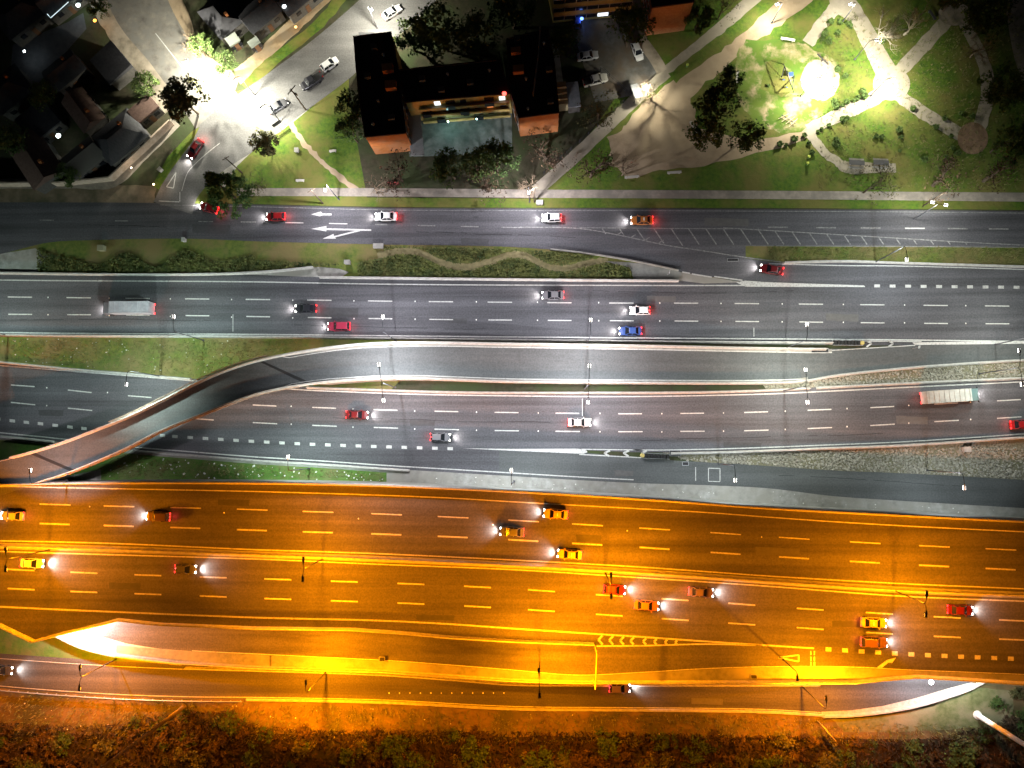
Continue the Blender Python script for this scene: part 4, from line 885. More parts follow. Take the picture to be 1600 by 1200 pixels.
sidewin(r3, c3_, (873, 176), (856, 46), 7); sidewin(r3, c3_, (797, 140), (811, 184), 2)
MB().box(tuple(U(806, 80, BH+.5)-c3_), (2, 1.2, 1.1), .1).build('roof_box', BRICKO, r3); MB().box(tuple(U(810, 109, BH+.5)-c3_), (2.2, 1.5, 1.2), .05).build('roof_box', BRICKO, r3)
MB().tube([U(844, 42, BH+.15)-c3_, U(842, 80, BH+.15)-c3_, U(833, 150, BH+.15)-c3_], .16, 5).build('roof_ridge', mat('ridge_cap', (.3, .26, .22)), r3)
r4, P4, c4, Q4 = block('apartment_block', 'yellow fronted building cut by the top edge above the parking yard', [(850, -80), (985, -95), (992, -16), (865, -4)], BH, WALLY)
windows(r4, c4, U(865, -4, BH), U(992, -16, BH), (6.9, 4.2, 1.5), 7, w=2.2, mats={(2, 4): LITW})
r5, P5, c5, Q5 = block('apartment_block', 'building with broad orange brown end wall at the top edge beside the parking yard', [(1008, -90), (1072, -96), (1084, 3), (1019, 12)], 9.5, mat('orange_brown_render', (.4, .17, .07), (.3, .12, .05), 2, .9))
windows(r5, c5, U(1008, -90, 9.5), U(1019, 12, 9.5), (7.0, 4.3, 1.7), 6)
for rr_, cc_, spots in ((r1, c1, ((585, 75), (600, 88), (575, 120), (592, 160), (612, 185), (584, 196))), (r2, c2, ((660, 125), (700, 118), (735, 130), (765, 112), (690, 142))), (r3, c3_, ((808, 62), (850, 70), (858, 110), (822, 125), (860, 160), (825, 172)))):
    for i_, (x, y) in enumerate(spots):
        q = U(x, y, BH)-cc_
        if i_ % 2: MB().lathe((q.x, q.y, BH), [(.18, 0), (.18, .7), (.3, .72), (.3, .85), (.1, .95)], 8).build('roof_vent', STEEL, rr_)
        else: MB().box((q.x, q.y, BH+.4), (1.3, 1.0, .8), .1).build('roof_unit', WALLG, rr_)
# small annexes between the blocks
a1 = empty('walkway_roof', U(640, 205, 2.6), 0, 'grey corrugated walkway roof beside the orange end wall', 'roof'); a1.location.z = 0; cc = a1.location
MB().prism([(p.x-cc.x, p.y-cc.y) for p in (U(634, 178, 2.7), U(657, 177, 2.7), U(663, 243, 2.7), U(642, 243, 2.7))], 2.55, 2.7).build('roof_sheet', mat('corrugated_grey', (.3, .31, .3), (.2, .21, .2), 3, .7, (6, 1, 1)), a1)
for x, y in ((637, 181), (655, 181), (660, 240), (645, 240)): MB().tube([U(x, y, 0)-cc, Vector((*(U(x, y, 2.6)-cc).xy, 2.6))], .06, 5).build('post', DSTEEL, a1)
for k, (x, y) in enumerate(((632, 152), (636, 159), (641, 167), (645, 175))):
    p = U(x, y, 3.2); m = MB(); W = 2.4
    for j in range(5):
        t0, t1 = j/5, (j+1)/5
        m.sheet([(-1.1+2.2*t0, -.4+.3*math.sin(t0*3), 3.0+.5*math.sin(t0*3)), (-1.1+2.2*t1, -.4+.3*math.sin(t1*3), 3.0+.5*math.sin(t1*3)), (-1.1+2.2*t1, .25+.3*math.sin(t1*3), 3.0+.5*math.sin(t1*3)), (-1.1+2.2*t0, .25+.3*math.sin(t0*3), 3.0+.5*math.sin(t0*3))])
    m.tube([(-1, 0, 0), (-1, 0, 3.1)], .05, 4); m.tube([(1, 0, 0), (1, 0, 3.1)], .05, 4)
    o = m.build('awning', mat('awning_cloth', (.42, .4, .46)), None); o.location = (p.x, p.y, 0); o.rotation_euler = (0, 0, .35)
    tag(o, ['pinkish curved awning, topmost of four in the corner between two blocks', 'grey curved awning, second from the top in the corner between two blocks', 'bluish curved awning, third from the top in the corner between two blocks', 'pale curved awning, lowest of four above the walkway roof'][k], 'awning', 'curved awnings')
a2 = empty('stair_annex', U(878, 148, 0), 0, 'low yellowish stair annex stepping down beside the east apartment block', 'annex'); cc = a2.location
for k in range(4):
    P = [U(867+k*1.0, 129+k*9, 5-k*.7), U(884+k, 127+k*9, 5-k*.7), U(885+k, 135+k*9, 5-k*.7), U(868+k, 137+k*9, 5-k*.7)]
    MB().prism([(p.x-cc.x, p.y-cc.y) for p in P], 0, 5-k*.7).build('stair_flight', mat('ochre_render', (.3, .26, .14), (.2, .17, .1), 2), a2)
a3 = empty('shed', U(895, 150, 0), 0, 'small grey flat roofed shed beside the yellowish stair annex', 'shed'); cc = a3.location
P = [U(885, 130, 2.8), U(902, 128, 2.8), U(907, 165, 2.8), U(889, 167, 2.8)]
MB().prism([(p.x-cc.x, p.y-cc.y) for p in P], 0, 2.6).build('wall', WALLG, a3); P2_ = [U(884, 129, 2.8), U(903, 127, 2.8), U(908, 166, 2.8), U(888, 168, 2.8)]
MB().prism([(p.x-cc.x, p.y-cc.y) for p in P2_], 2.62, 2.8).build('roof', mat('grey_roof_sheet', (.3, .32, .33), (.2, .22, .23), 1.5), a3)
struct(MB().sheet([U(858, 63, .05), U(871, 62, .05), U(880, 128, .05), U(866, 129, .05)]).build('block_pavement', CONC))
# lamps fixed to the blocks
def wall_lamp(label, px, py, z, power, color, size=.3, em=20, p=.3, cap=2):
    c = U(px, py, z); root = empty('wall_lamp', (c.x, c.y, c.z), 0, label, 'lamp')
    MB().tube([(0, 0, 0), (0, size*.9, .05)], .05, 5).build('bracket', DSTEEL, root)
    MB().lathe((0, 0, -.1), [(size*.4, 0), (size*.75, .06), (size*.75, .12), (size*.3, .22)], 8).build('lens', emat('lens_%d_%d' % (px, py), color, em), root)
    lamp_light('lamp_light', (0, 0, -.25), power, color, root, p, cap, -1.0 if p == 0 else .02)
    return root
CY = (.55, .95, .95)
wall_lamp('bluish lamp on the yellow gallery front above the courtyard', 700, 190, 3.4, 260, CY, .2)
wall_lamp('second bluish lamp near the right end of the yellow gallery front', 745, 186, 3.4, 70, CY, .2)
wall_lamp('bluish lamp on the wall of the yellow building above the parking yard', 928, 3, 5, 750, (.75, 1, .95), .6)
wall_lamp('bright white yard lamp at the top of the dark houses by the street', 122, 8, 3.2, 130, (.8, 1, .95), .6)
wall_lamp('small white lamp in the yard at the far left', 38, 80, 3.2, 26, (.85, 1, 1), .35)
wall_lamp('round white yard lamp among the dark roofs at the left', 91, 212, 3.5, 40, (.85, 1, .95), .7, 8)
wall_lamp('orange porch lamp at the top left corner', 63, 6, 2.8, 60, (1, .3, .06), .5, 5)
wall_lamp('orange porch lamp beside the west pavement', 148, 32, 2.8, 90, (1, .42, .06), .5, 4)
wall_lamp('slim orange light strip between the dark roofs', 125, 112, 3, 22, (1, .4, .15), .4, 3)
wall_lamp('red lamp at the right end of the yellow gallery front', 788, 146, 8.9, 30, (1, .08, .06), .6, 5)
wall_lamp('blue lamp in the dark corner of the parking yard', 909, 29, 2.2, 40, (.15, .3, 1), .5, 4)
wall_lamp('tiny white lamp on a roof in the dark block north of the street', 444, 10, 4.5, 8, (.9, 1, 1), .6, 4)
wall_lamp('orange lamp on the wall by the northeast pavement', 462, 42, 3, 110, (1, .5, .15), .4, 4)
wall_lamp('warm lamp on the boundary wall by the frontage road at the left', 240, 288, 2.4, 130, (1, .62, .35), .3, 8)
wall_lamp('bare white lamp above the corner pavement of the north frontage road', 205, 262, 2.4, 110, (1, .8, .6), .25, 8)
# flood lamps that light the underpass mouths, under the viaduct
wall_lamp('white flood lamp under the pointed bridge corner', 118, 972, 6.3, 30000, (.95, .97, 1), .4, 20, -.3, 1.5)
wall_lamp('white flood lamp under the viaduct edge above the underpass road', 1455, 1066, 6.3, 7000, (.92, .95, 1), .6, 20, .2, 1.5)
wall_lamp('second white flood lamp under the viaduct edge near the curved wall', 1525, 1062, 6.3, 6000, (.95, 1, .95), .6, 20, .2, 1.5)

# ------------------------------------------------------------------ houses in the dark quarter
def house(label, px, py, wpx, dpx, ang, h, rtype, rmat, wallm=None, hr=1.6):
    c = U(px, py, 0); c2_ = U(px, py, h); c = Vector((c2_.x, c2_.y, 0)); root = empty('house', c, R(ang), label, 'house')
    a, b = wpx/7.7/2, dpx/7.7/2
    MB().box((0, 0, h/2), (2*a-.6, 2*b-.6, h)).build('wall', wallm or WALLG, root)
    m = MB(); e = [(-a, -b, h), (a, -b, h), (a, b, h), (-a, b, h)]
    if rtype == 'hip': m.add(e+[(-a+b*.8, 0, h+hr), (a-b*.8, 0, h+hr)], [(0, 1, 5, 4), (1, 2, 5), (2, 3, 4, 5), (3, 0, 4), (3, 2, 1, 0)])
    elif rtype == 'gable': m.add(e+[(-a, 0, h+hr), (a, 0, h+hr)], [(0, 1, 5, 4), (2, 3, 4, 5), (1, 2, 5), (3, 0, 4), (3, 2, 1, 0)])
    else: m.add(e+[(-a, -b, h+.4), (a, -b, h+.4), (a, b, h+.9), (-a, b, h+.9)], [(3, 2, 1, 0), (4, 5, 6, 7), (0, 1, 5, 4), (1, 2, 6, 5), (2, 3, 7, 6), (3, 0, 4, 7)])
    ro = m.build('roof', rmat, root)
    if rtype != 'flat': MB().box((a*.4, b*.3, h+hr*.75), (.6, .6, 1.4)).build('chimney', BRICKO, ro)
    for sx in (-.5, .5):
        for sy in (-1, 1):
            w_ = MB().box((sx*a, sy*(b-.27), h*.55), (1.2, .1, 1.0)).build('window', WIN, root)
    MB().box((0, -b+.26, 1.05), (.95, .12, 2.1)).build('door', mat('door_wood', (.12, .06, .03)), root)
    return root
RG = mat('grey_sheet_roof', (.11, .11, .115), (.07, .07, .075), 1.5, .7, (4, 1, 1)); RB = mat('brown_tile_roof', (.14, .09, .07), (.09, .055, .045), 2, .85); RK = mat('dark_sheet_roof', (.05, .05, .055), (.03, .03, .035), 1.5, .8)
for a in (('grey hip roofed house at the corner behind the boundary wall', 186, 214, 80, 62, 40, 3.2, 'hip', RG),
          ('brown gabled house left of the grey hip roofed one', 130, 172, 68, 44, -52, 3.2, 'gable', RB),
          ('dark sheet roofed house between boundary wall and the grey hip roof', 130, 246, 62, 46, 40, 3, 'gable', mat('dull_roof', (.12, .115, .1))),
          ('long brown roofed house behind the wall at the lower left', 55, 248, 90, 60, -55, 3.2, 'gable', RB),
          ('dark flat roofed house beside the round yard lamp', 62, 190, 56, 50, 40, 3, 'flat', RK),
          ('dark gabled house in the middle of the left quarter', 100, 110, 62, 46, 40, 3.2, 'gable', RK),
          ('flat roofed house near the orange strip beside the west pavement', 175, 100, 56, 48, -50, 3, 'flat', RK),
          ('dark hip roofed house at the left edge', 12, 140, 70, 60, 38, 3.4, 'hip', RK),
          ('dark house at the top left corner', 30, 20, 80, 60, 38, 3.4, 'hip', RK),
          ('long dark roof with a white lit eave at the top left', 92, -8, 76, 44, 38, 3.2, 'gable', RG),
          ('narrow lean-to roof beside the tree at the west pavement', 226, 172, 44, 26, 40, 2.8, 'flat', RB),
          ('dark hip roofed house north of the intersection', 345, 25, 66, 52, -50, 3.4, 'hip', RK),
          ('dark gabled house near the northeast pavement', 405, 20, 62, 46, 40, 3.2, 'gable', RK),
          ('long dark house at the top edge by the diagonal street', 465, -10, 72, 44, 40, 3.2, 'gable', RK),
          ('small pale flat shed in the dark garden north of the intersection', 365, 64, 20, 14, 35, 2.4, 'flat', mat('pale_shed_roof', (.2, .22, .19))),
          ('small L shaped pale shed right of the garden shed', 398, 68, 18, 9, 35, 2.4, 'flat', mat('pale_shed_roof', (.2, .22, .19)))):
    house(*a)
m = MB(); pa, pb, pc = U(107, 3, 3.6), U(79, 28, 3.6), U(74, 22, 3.6)
m.tube([pa, pb, pc], .09, 4); tag(m.build('light_strip', emat('strip_light', (.75, .95, 1), 1.2)), 'thin white light strip along the eave of the long dark roof', 'light strip')
struct(area('yard_lane', [(105, 35), (130, 20), (135, 45), (60, 130), (15, 130), (20, 70)], .012, mat('yard_concrete', (.1, .1, .11), (.07, .07, .08), .8)))

# ------------------------------------------------------------------ trees
LEAFS = {}
def leafmat(k):
    D = {'dark': ((.035, .075, .018), (.08, .13, .03)), 'mid': ((.05, .1, .02), (.11, .15, .04)), 'olive': ((.06, .07, .025), (.14, .13, .05)), 'brown': ((.045, .03, .018), (.1, .06, .03)), 'dry': ((.06, .042, .02), (.12, .075, .03))}
    return mat('leaves_'+k, *D[k], .9, .8, det=3)
BARK = mat('bark', (.1, .075, .05), (.06, .045, .03), 4, .95); BARKP = mat('pale_bark', (.42, .38, .3), (.3, .27, .21), 4, .9)
def leaves(rnd, centres, per, rad, size):
    v = []; f = []
    for (cx, cy, cz, s) in centres:
        for k in range(per):
            d = Vector((rnd.gauss(0, 1), rnd.gauss(0, 1), rnd.gauss(0, 1))); d = d.normalized()*rad*s*rnd.random()**.45
            p = Vector((cx, cy, cz))+d*1.0; a = Vector((rnd.gauss(0, 1), rnd.gauss(0, 1), rnd.gauss(0, .6))).normalized(); b = a.cross(Vector((rnd.gauss(0, .5), rnd.gauss(0, .5), 1))).normalized()
            q = size*rnd.uniform(.6, 1.3); n = len(v); v += [p+a*q*.5, p+b*q*.3, p-a*q*.5, p-b*q*.3]; f.append((n, n+1, n+2, n+3))
    return v, f
def branches(mb, rnd, p, d, L_, r, lvl, ends):
    q = p+d*L_; mid = p+d*L_*.5+Vector((rnd.uniform(-1, 1), rnd.uniform(-1, 1), rnd.uniform(-.5, .5)))*L_*.08
    mb.tube([p, mid, q], [r, r*.8, r*.6], 5 if lvl > 1 else 3, cap=False)
    if lvl == 0: ends.append(q); return
    for k in range(rnd.choice((2, 3, 3)) if lvl < 4 else 4):
        nd = (d+Vector((rnd.gauss(0, .6), rnd.gauss(0, .6), rnd.gauss(.05, .3)))).normalized()
        if nd.z < -.1: nd.z *= -.5
        branches(mb, rnd, p+d*L_*rnd.uniform(.6, 1), nd.normalized(), L_*rnd.uniform(.6, .85), r*.6, lvl-1, ends)
    ends.append(q)
def tree_proto(kind, seed, h=7, rad=3.2, leaf='dark', dens=1.0, bark=None):
    rnd = random.Random(seed); root = empty('tree', (0, 0, 0)); mb = MB(); ends = []
    if kind == 'conifer':
        mb.tube([(0, 0, 0), (0, 0, h)], [.22, .03], 7); C = []
        for i in range(int(150*dens)):
            t = rnd.random()**.7; z = h*(.12+.86*(1-t)); rr = rad*t*rnd.uniform(.55, 1); a = rnd.random()*6.283
            C.append((rr*math.cos(a), rr*math.sin(a), z-rr*.12, .5))
        v, f = leaves(rnd, C, 22, 1.1, .42)
    elif kind == 'bare':
        branches(mb, rnd, Vector((0, 0, 0)), Vector((0, 0, 1)), h*.32, .16, 5, ends); v = f = None
        sc = rad/max(1e-3, max(Vector((x[0], x[1])).length for x in mb.v))
        mb.v = [(x[0]*sc, x[1]*sc, x[2]*min(1.2, h/max(q[2] for q in mb.v[:1]+mb.v))) for x in mb.v]
    else:
        branches(mb, rnd, Vector((0, 0, 0)), Vector((0, 0, 1)), h*.34, .2, 3, ends)
        mxr = max(max(Vector((e.x, e.y)).length for e in ends), .1); mz = max(e.z for e in ends); s = rad/mxr*.85; sz = h*.85/mz
        mb.v = [(x[0]*s, x[1]*s, x[2]*sz) for x in mb.v]
        C = [(e.x*s, e.y*s, e.z*sz, rnd.uniform(.5, 1.1)) for e in ends]
        for i in range(int(26*dens)):
            a = rnd.random()*6.283; rr = rad*rnd.random()**.5; z = h*.55+h*.4*math.sqrt(max(0, 1-(rr/rad)**2))*rnd.uniform(.3, 1)
            C.append((rr*math.cos(a)*rnd.uniform(.7, 1.15), rr*math.sin(a)*rnd.uniform(.8, 1.1), z, rnd.uniform(.5, 1.2)))
        v, f = leaves(rnd, C, int((34 if kind == 'broad' else 9)*dens), rad*.3, .42 if kind == 'broad' else .32)
    mb.build('trunk', bark or BARK, root)
    if v: mesh_obj('crown', v, f, leafmat(leaf), root, recalc=False)
    return root
PR = {'b1': tree_proto('broad', 1, 8, 3.6, 'dark'), 'b2': tree_proto('broad', 2, 7, 3.2, 'mid'), 'b3': tree_proto('broad', 3, 6, 2.6, 'olive'),
      'c1': tree_proto('conifer', 4, 10, 4, 'dark'), 's1': tree_proto('sparse', 5, 7, 4.2, 'olive'), 's2': tree_proto('sparse', 6, 6, 3.8, 'brown'),
      'n1': tree_proto('bare', 7, 7, 5, bark=BARKP), 'n2': tree_proto('bare', 8, 6.5, 4.6, bark=mat('brown_bark', (.2, .15, .1)))}
USED = set(); PH = {'b1': 8, 'b2': 7, 'b3': 6, 'c1': 10, 's1': 7, 's2': 6, 'n1': 7, 'n2': 6.5}
def tree(label, k, px, py, s=1.0, rz=0, name='tree', cat='tree', group=None):
    o = PR[k] if k not in USED else copy_tree(PR[k]); USED.add(k)
    c = U(px, py, PH[k]*s*.7); o.location = (c.x, c.y, 0); o.scale = (s, s, s); o.rotation_euler = (0, 0, rz); o.name = name
    if 'group' in o: del o['group']
    tag(o, label, cat, group)
for a in (('leafy tree lit from behind on the west pavement at the intersection', 'b3', 282, 152, 1.75, 0),
          ('dark dense conifer at the mouth of the diagonal street', 'c1', 336, 284, 1.3, 0, 'conifer'),
          ('round pale leafed tree on the grass corner by the bright lamp', 'b3', 412, 222, 1.15, 2),
          ('small olive tree right of the dark conifer', 's1', 398, 285, .75, 1),
          ('dense dark tree over the right side of the parking yard', 'b1', 985, 42, 1.25, .5),
          ('sparse olive tree over the white pickup in the yard', 's1', 938, 165, 1.25, 0),
          ('bare brown tree by the small gate lamp', 'n2', 1022, 142, .95, 0),
          ('large dark green tree over the park bench, upper one of the pair', 'b1', 1128, 165, 1.25, 1.5),
          ('dark leafy tree beside the dirt clearing, left of the pair', 'b2', 1105, 205, 1.2, 3),
          ('darkest dense tree at the right end of the dirt clearing', 'b1', 1168, 205, 1.0, 4),
          ('slim dark tree between path and playground', 'b2', 1142, 120, .85, 5),
          ('bare white lit tree beside the park lamp', 'n1', 1385, 45, 1.15, 0),
          ('bare tree with spread branches right of the white lit one', 'n1', 1432, 32, 1.0, 2),
          ('bare brown tree at the park top near the small plaza', 'n2', 1540, 68, 1.1, 1),
          ('dark tree at the upper right corner of the park', 'b1', 1555, 25, 1.35, 2),
          ('dark leafy tree above the small plaza at the top right', 'b2', 1500, -12, 1.2, 1),
          ('dark tree at the right edge of the park', 'b1', 1578, 130, 1.25, 3.1),
          ('dark tree near the right edge below the arched path', 'b1', 1582, 215, 1.2, 5),
          ('low brown tree right of the tiled round plaza', 's2', 1562, 268, 1.2, .4),
          ('sparse pale tree below the two picnic tables', 's1', 1370, 285, 1.15, 2.2),
          ('brownish sparse tree at the lower right of the park', 's2', 1480, 275, 1.2, 1),
          ('bare brown tree over the frontage pavement below the apartment blocks', 'n2', 582, 290, .95, 3),
          ('brown leafed tree between pavement and the orange end wall', 's2', 620, 268, 1.2, 4),
          ('dark tree in the shade south of the courtyard', 'b1', 705, 262, 1.1, 2),
          ('dark leafy tree south of the courtyard, second from the left', 'b2', 745, 255, 1.1, 4.4),
          ('brown sparse tree over the pavement south of the courtyard', 's2', 760, 282, 1.25, 2),
          ('dark tree in front of the orange wall of the east block', 'b1', 775, 250, 1.15, .3),
          ('brown sparse tree over the paved corner below the east block', 's2', 850, 235, 1.2, 5),
          ('bare tree at the start of the diagonal path', 'n2', 828, 285, .8, 1),
          ('sparse brown tree over the grass wedge beside the diagonal path', 's2', 925, 262, 1.15, 0),
          ('bare tree below the dirt clearing', 'n2', 975, 262, .9, 4),
          ('dark tree left of the long dark roofed apartment block', 'b2', 550, 165, 1.1, 2),
          ('dark bushy tree beside the corner of the west block', 'b1', 548, 205, .95, 1),
          ('dark green tree behind the west block near the bright street', 'b2', 640, 55, 1.2, .7),
          ('large dark tree in the garden north of the blocks', 'b1', 690, 40, 1.6, 3),
          ('dark tree in the garden between the blocks, right one', 'b1', 745, 60, 1.4, 1.2),
          ('dark tree at the top edge between the blocks', 'b2', 800, 10, 1.5, 5.2),
          ('dark tree beside the parking yard on its left', 'b1', 888, 62, 1.0, 2.4),
          ('dark garden tree at the northern corner of the intersection', 'b2', 352, 98, .85, 1),
          ('green tree beside the verge of the north street', 'b2', 315, 70, .9, 3),
          ('bare tree leaning over the north street', 'n2', 292, 62, .8, 2),
          ('small tree by the bright yard lamp at the top left', 'b2', 152, 6, .9, 1),
          ('dark garden tree between the left houses', 'b1', 70, 150, .9, 2),
          ('dark tree behind the wall near the lower left houses', 'b2', 105, 272, .8, 2),
          ('dark tree at the far left behind the boundary wall', 'b1', 15, 210, 1.0, 4),
          ('dark orchard tree beside the west pavement, north of the lit one', 'b2', 225, 130, .9, 4),
          ('small green tree between the diagonal path and the building at the top', 'b2', 1095, 25, 1.0, 2),
          ('green tree at the top edge over the diagonal path', 's1', 1130, 10, .9, 3)):
    tree(*a[:6], name=a[6] if len(a) > 6 else 'tree')

# shrubs
def shrub_proto(seed, r, leaf, h=1.2, dens=1.0):
    rnd = random.Random(seed); C = [(rnd.uniform(-r, r)*.7, rnd.uniform(-r, r)*.7, rnd.uniform(.25, 1)*h*.7, rnd.uniform(.6, 1.2)) for _ in range(9)]
    v, f = leaves(rnd, C, int(38*dens), r*.42, .34)
    o = mesh_obj('shrub', v, f, leafmat(leaf), recalc=False); return o
SP = [shrub_proto(20+i, r, lf, h) for i, (r, lf, h) in enumerate(((1.6, 'dark', 1.6), (1.3, 'brown', 1.3), (1.9, 'dark', 2), (1.1, 'dry', 1.1), (1.5, 'olive', 1.5), (.45, 'mid', .6)))]
SL_ = ['dark green bush in the scrub along the bottom edge', 'brown bush in the scrub along the bottom edge', 'large dark bush in the scrub along the bottom edge', 'dry yellow brown tussock in the scrub along the bottom edge', 'olive bush in the scrub along the bottom edge', 'small round shrub planted beside the park paths']
SG = ['dark green bushes at the bottom', 'brown bushes at the bottom', 'large dark bushes at the bottom', 'dry tussocks at the bottom', 'olive bushes at the bottom', 'small park shrubs']
rnd = random.Random(11); first = [True]*6
ZN = ((130, 'near the left edge'), (260, 'left of the brown mast'), (400, 'around the brown mast'), (560, 'below the drain lamp'), (720, 'below the road studs'), (880, 'below the brightest lamp'), (1040, 'below the chevrons'), (1180, 'below the violet hatchback'), (1300, 'below the steel sign frame'), (1450, 'below the white underpass curve'), (1540, 'near the white mast'), (9999, 'beyond the white mast'))
def shrub_label(k, px, py, s):
    if k == 5:
        where = ('beside the diagonal path' if px < 1000 else 'on the lower lawn' if py > 200 and px < 1300 else 'above the picnic tables' if py > 200 and px < 1420 else 'near the tiled round plaza' if px > 1420 else 'along the path from the plaza to the dirt clearing' if py > 140 else 'near the top path fork' if py < 90 else 'between sand circle and plaza')
        return '%s round shrub planted %s' % ('small' if s < 1.1 else 'medium' if s < 1.45 else 'larger', where), 'small park shrubs '+where
    kind = ('dark green bush', 'brown bush', 'tall dark bush', 'dry yellow brown tussock', 'olive bush')[k]
    sz = 'small' if s < .95 else 'middling' if s < 1.3 else 'wide'
    z = [b for a, b in ZN if px < a][0]; row = 'at the slope edge' if py < edge(px)+22 else 'in the middle row' if py < edge(px)+48 else 'at the very bottom'
    return '%s %s %s %s' % (sz, kind, row, z), '%s group %s %s' % (kind, row, z)
def put_shrub(k, px, py, s):
    o = SP[k] if first[k] else SP[k].copy()
    if not first[k]: COL.objects.link(o)
    first[k] = False; c = U(px, py, 0); o.location = c; o.rotation_euler = (0, 0, rnd.uniform(0, 6.28)); o.scale = (s, s, s*(1 if k == 5 else .45))
    lb, gr = shrub_label(k, px, py, s); tag(o, lb, 'bush' if k != 3 else 'tussock', gr)
edge = curve([(0, 1135), (150, 1140), (330, 1115), (400, 1135), (700, 1148), (1000, 1152), (1300, 1158), (1450, 1160), (1600, 1120)])
n = 0
while n < 285:
    x = rnd.uniform(-60, 1660); y = edge(x)+rnd.uniform(-3, 75)
    k = rnd.choices((0, 1, 2, 3, 4), (3, 4, 2, 5, 3))[0]; put_shrub(k, x, y, rnd.uniform(.7, 1.7)); n += 1
for (x, y) in ((300, 1120), (318, 1132), (255, 1128), (360, 1118), (375, 1128), (1560, 1100), (1590, 1085), (1595, 1125), (1540, 1145)): put_shrub(rnd.choice((0, 4, 1)), x, y, 1.1)
for (x, y) in ((1290, 48), (1287, 55), (1284, 63), (1297, 35), (1312, 35), (1325, 38), (1328, 42), (1294, 66), (1308, 52), (1302, 160), (1305, 168), (1316, 165), (1322, 160), (1334, 158), (1340, 154), (1350, 151), (1347, 143), (1320, 120), (1308, 110), (1277, 206), (1283, 202), (1294, 197), (1316, 188), (1323, 185), (1368, 214), (1377, 214), (1404, 204), (1407, 215), (1425, 171), (1306, 226), (1305, 220), (1218, 226), (1228, 227), (1240, 218), (1256, 212), (1263, 224), (1268, 239), (1461, 199), (1485, 213), (1488, 232), (1478, 245), (1443, 250), (1405, 236), (1475, 186), (1500, 178), (1518, 182), (1495, 240), (1200, 135), (1383, 60), (1378, 67), (952, 250), (860, 262)):
    put_shrub(5, x, y, rnd.uniform(.8, 1.7))

# planted ground cover of the northern median: one mass of leaves
v = []; f = []; rnd = random.Random(5)
tr1 = curve([(590, 400), (625, 393), (655, 395), (690, 411), (725, 418), (765, 409), (800, 398), (825, 402), (850, 415), (880, 420), (920, 411), (950, 407), (990, 415)])
tr2 = curve([(50, 380), (110, 398), (160, 405), (200, 388), (245, 410), (290, 385), (340, 402), (400, 392), (470, 408)])
cnt = 0
while cnt < 15000:
    x = rnd.uniform(60, 985); y = rnd.uniform(378, 433)
    if x > 560:
        t = tr1(x); top = A_s(x)+4; ok = (t+5 < y < B_n(x)-3) or (top < y < t-5 and 600 < x < 930)
    else:
        t = tr2(x) if x < 400 else 400+(x-400)*.05
        ok = t+7 < y < (B_n(x) if x < 370 else 427-(x-370)*.06)-3 and x < 530
    if not ok: continue
    c = U(x, y, 0); hh = rnd.uniform(.1, .7); p = Vector((c.x, c.y, hh)); a = Vector((rnd.gauss(0, 1), rnd.gauss(0, 1), rnd.gauss(0, .6))).normalized(); b = a.cross(Vector((rnd.gauss(0, .5), rnd.gauss(0, .5), 1))).normalized(); q = rnd.uniform(.18, .42); k = len(v)
    v += [p+a*q*.6, p+b*q*.4, p-a*q*.6, p-b*q*.4]; f.append((k, k+1, k+2, k+3)); cnt += 1
o = mesh_obj('ground_cover', v, f, mat('ground_cover_leaves', (.03, .05, .012), (.12, .13, .035), .5, .85, det=4), recalc=False)
tag(o, 'low bushy ground cover planted in waves on the northern median', 'plants', kind='stuff')
# rough grass tufts on lawns, banks and the dry slope
v = []; f = []
def tufts(n, fx, fy, cond, z=0, s=(.12, .4)):
    c_ = 0
    while c_ < n:
        x = rnd.uniform(*fx); y = rnd.uniform(*fy)
        if not cond(x, y): c_ += .2; continue
        c = U(x, y, z)
        for j in range(3):
            a = rnd.random()*6.283; L_ = rnd.uniform(*s); k = len(v); p = c+Vector((rnd.uniform(-.2, .2), rnd.uniform(-.2, .2), 0)); d = Vector((math.cos(a), math.sin(a), 0))*L_; e = Vector((-math.sin(a), math.cos(a), 0))*.05
            v.extend([p-e, p+e, p+d+Vector((0, 0, L_*1.2))]); f.append((k, k+1, k+2))
        c_ += 1
tufts(2600, (0, 470), (530, 600), lambda x, y: B_s(x)+3 < y < D_n(x)-4 and y < C_n(x)-4)
tufts(1500, (160, 600), (700, 752), lambda x, y: y > D_s(x)+8 and y > C_s(x)+8 and y < E_n(x)-6)
tufts(5200, (0, 1600), (1085, 1160), lambda x, y: y > (H_s(x) if x < 1290 else 1125)+6, s=(.2, .6))
tufts(1800, (1200, 1600), (384, 418), lambda x, y: A_mainS(x)+2 < y < SL_n(x)-4)
tufts(3500, (1280, 1600), (20, 295), lambda x, y: True)
tag(mesh_obj('grass_tufts', v, f, mat('tuft_grass', (.09, .12, .03), (.2, .17, .07), .4, .9), recalc=False), 'rough grass tufts on the verges, lawns and dry slope', 'grass', kind='stuff')
vs_, fs_ = v, f; v = []; f = []
ed = curve([(0, 1135), (150, 1140), (330, 1118), (400, 1138), (700, 1148), (1000, 1152), (1300, 1158), (1450, 1160), (1600, 1125)])
for _ in range(16000):
    x = rnd.uniform(-20, 1620); y = ed(x)+rnd.random()**1.2*95-6; c = U(x, y, rnd.uniform(.05, .9)); a = Vector((rnd.gauss(0, 1), rnd.gauss(0, 1), rnd.gauss(0, .7))).normalized(); b = a.cross(Vector((rnd.gauss(0, .5), rnd.gauss(0, .5), 1))).normalized(); q = rnd.uniform(.2, .7); k = len(v)
    v += [c+a*q, c+b*q*.18, c-a*q, c-b*q*.18]; f.append((k, k+1, k+2, k+3))
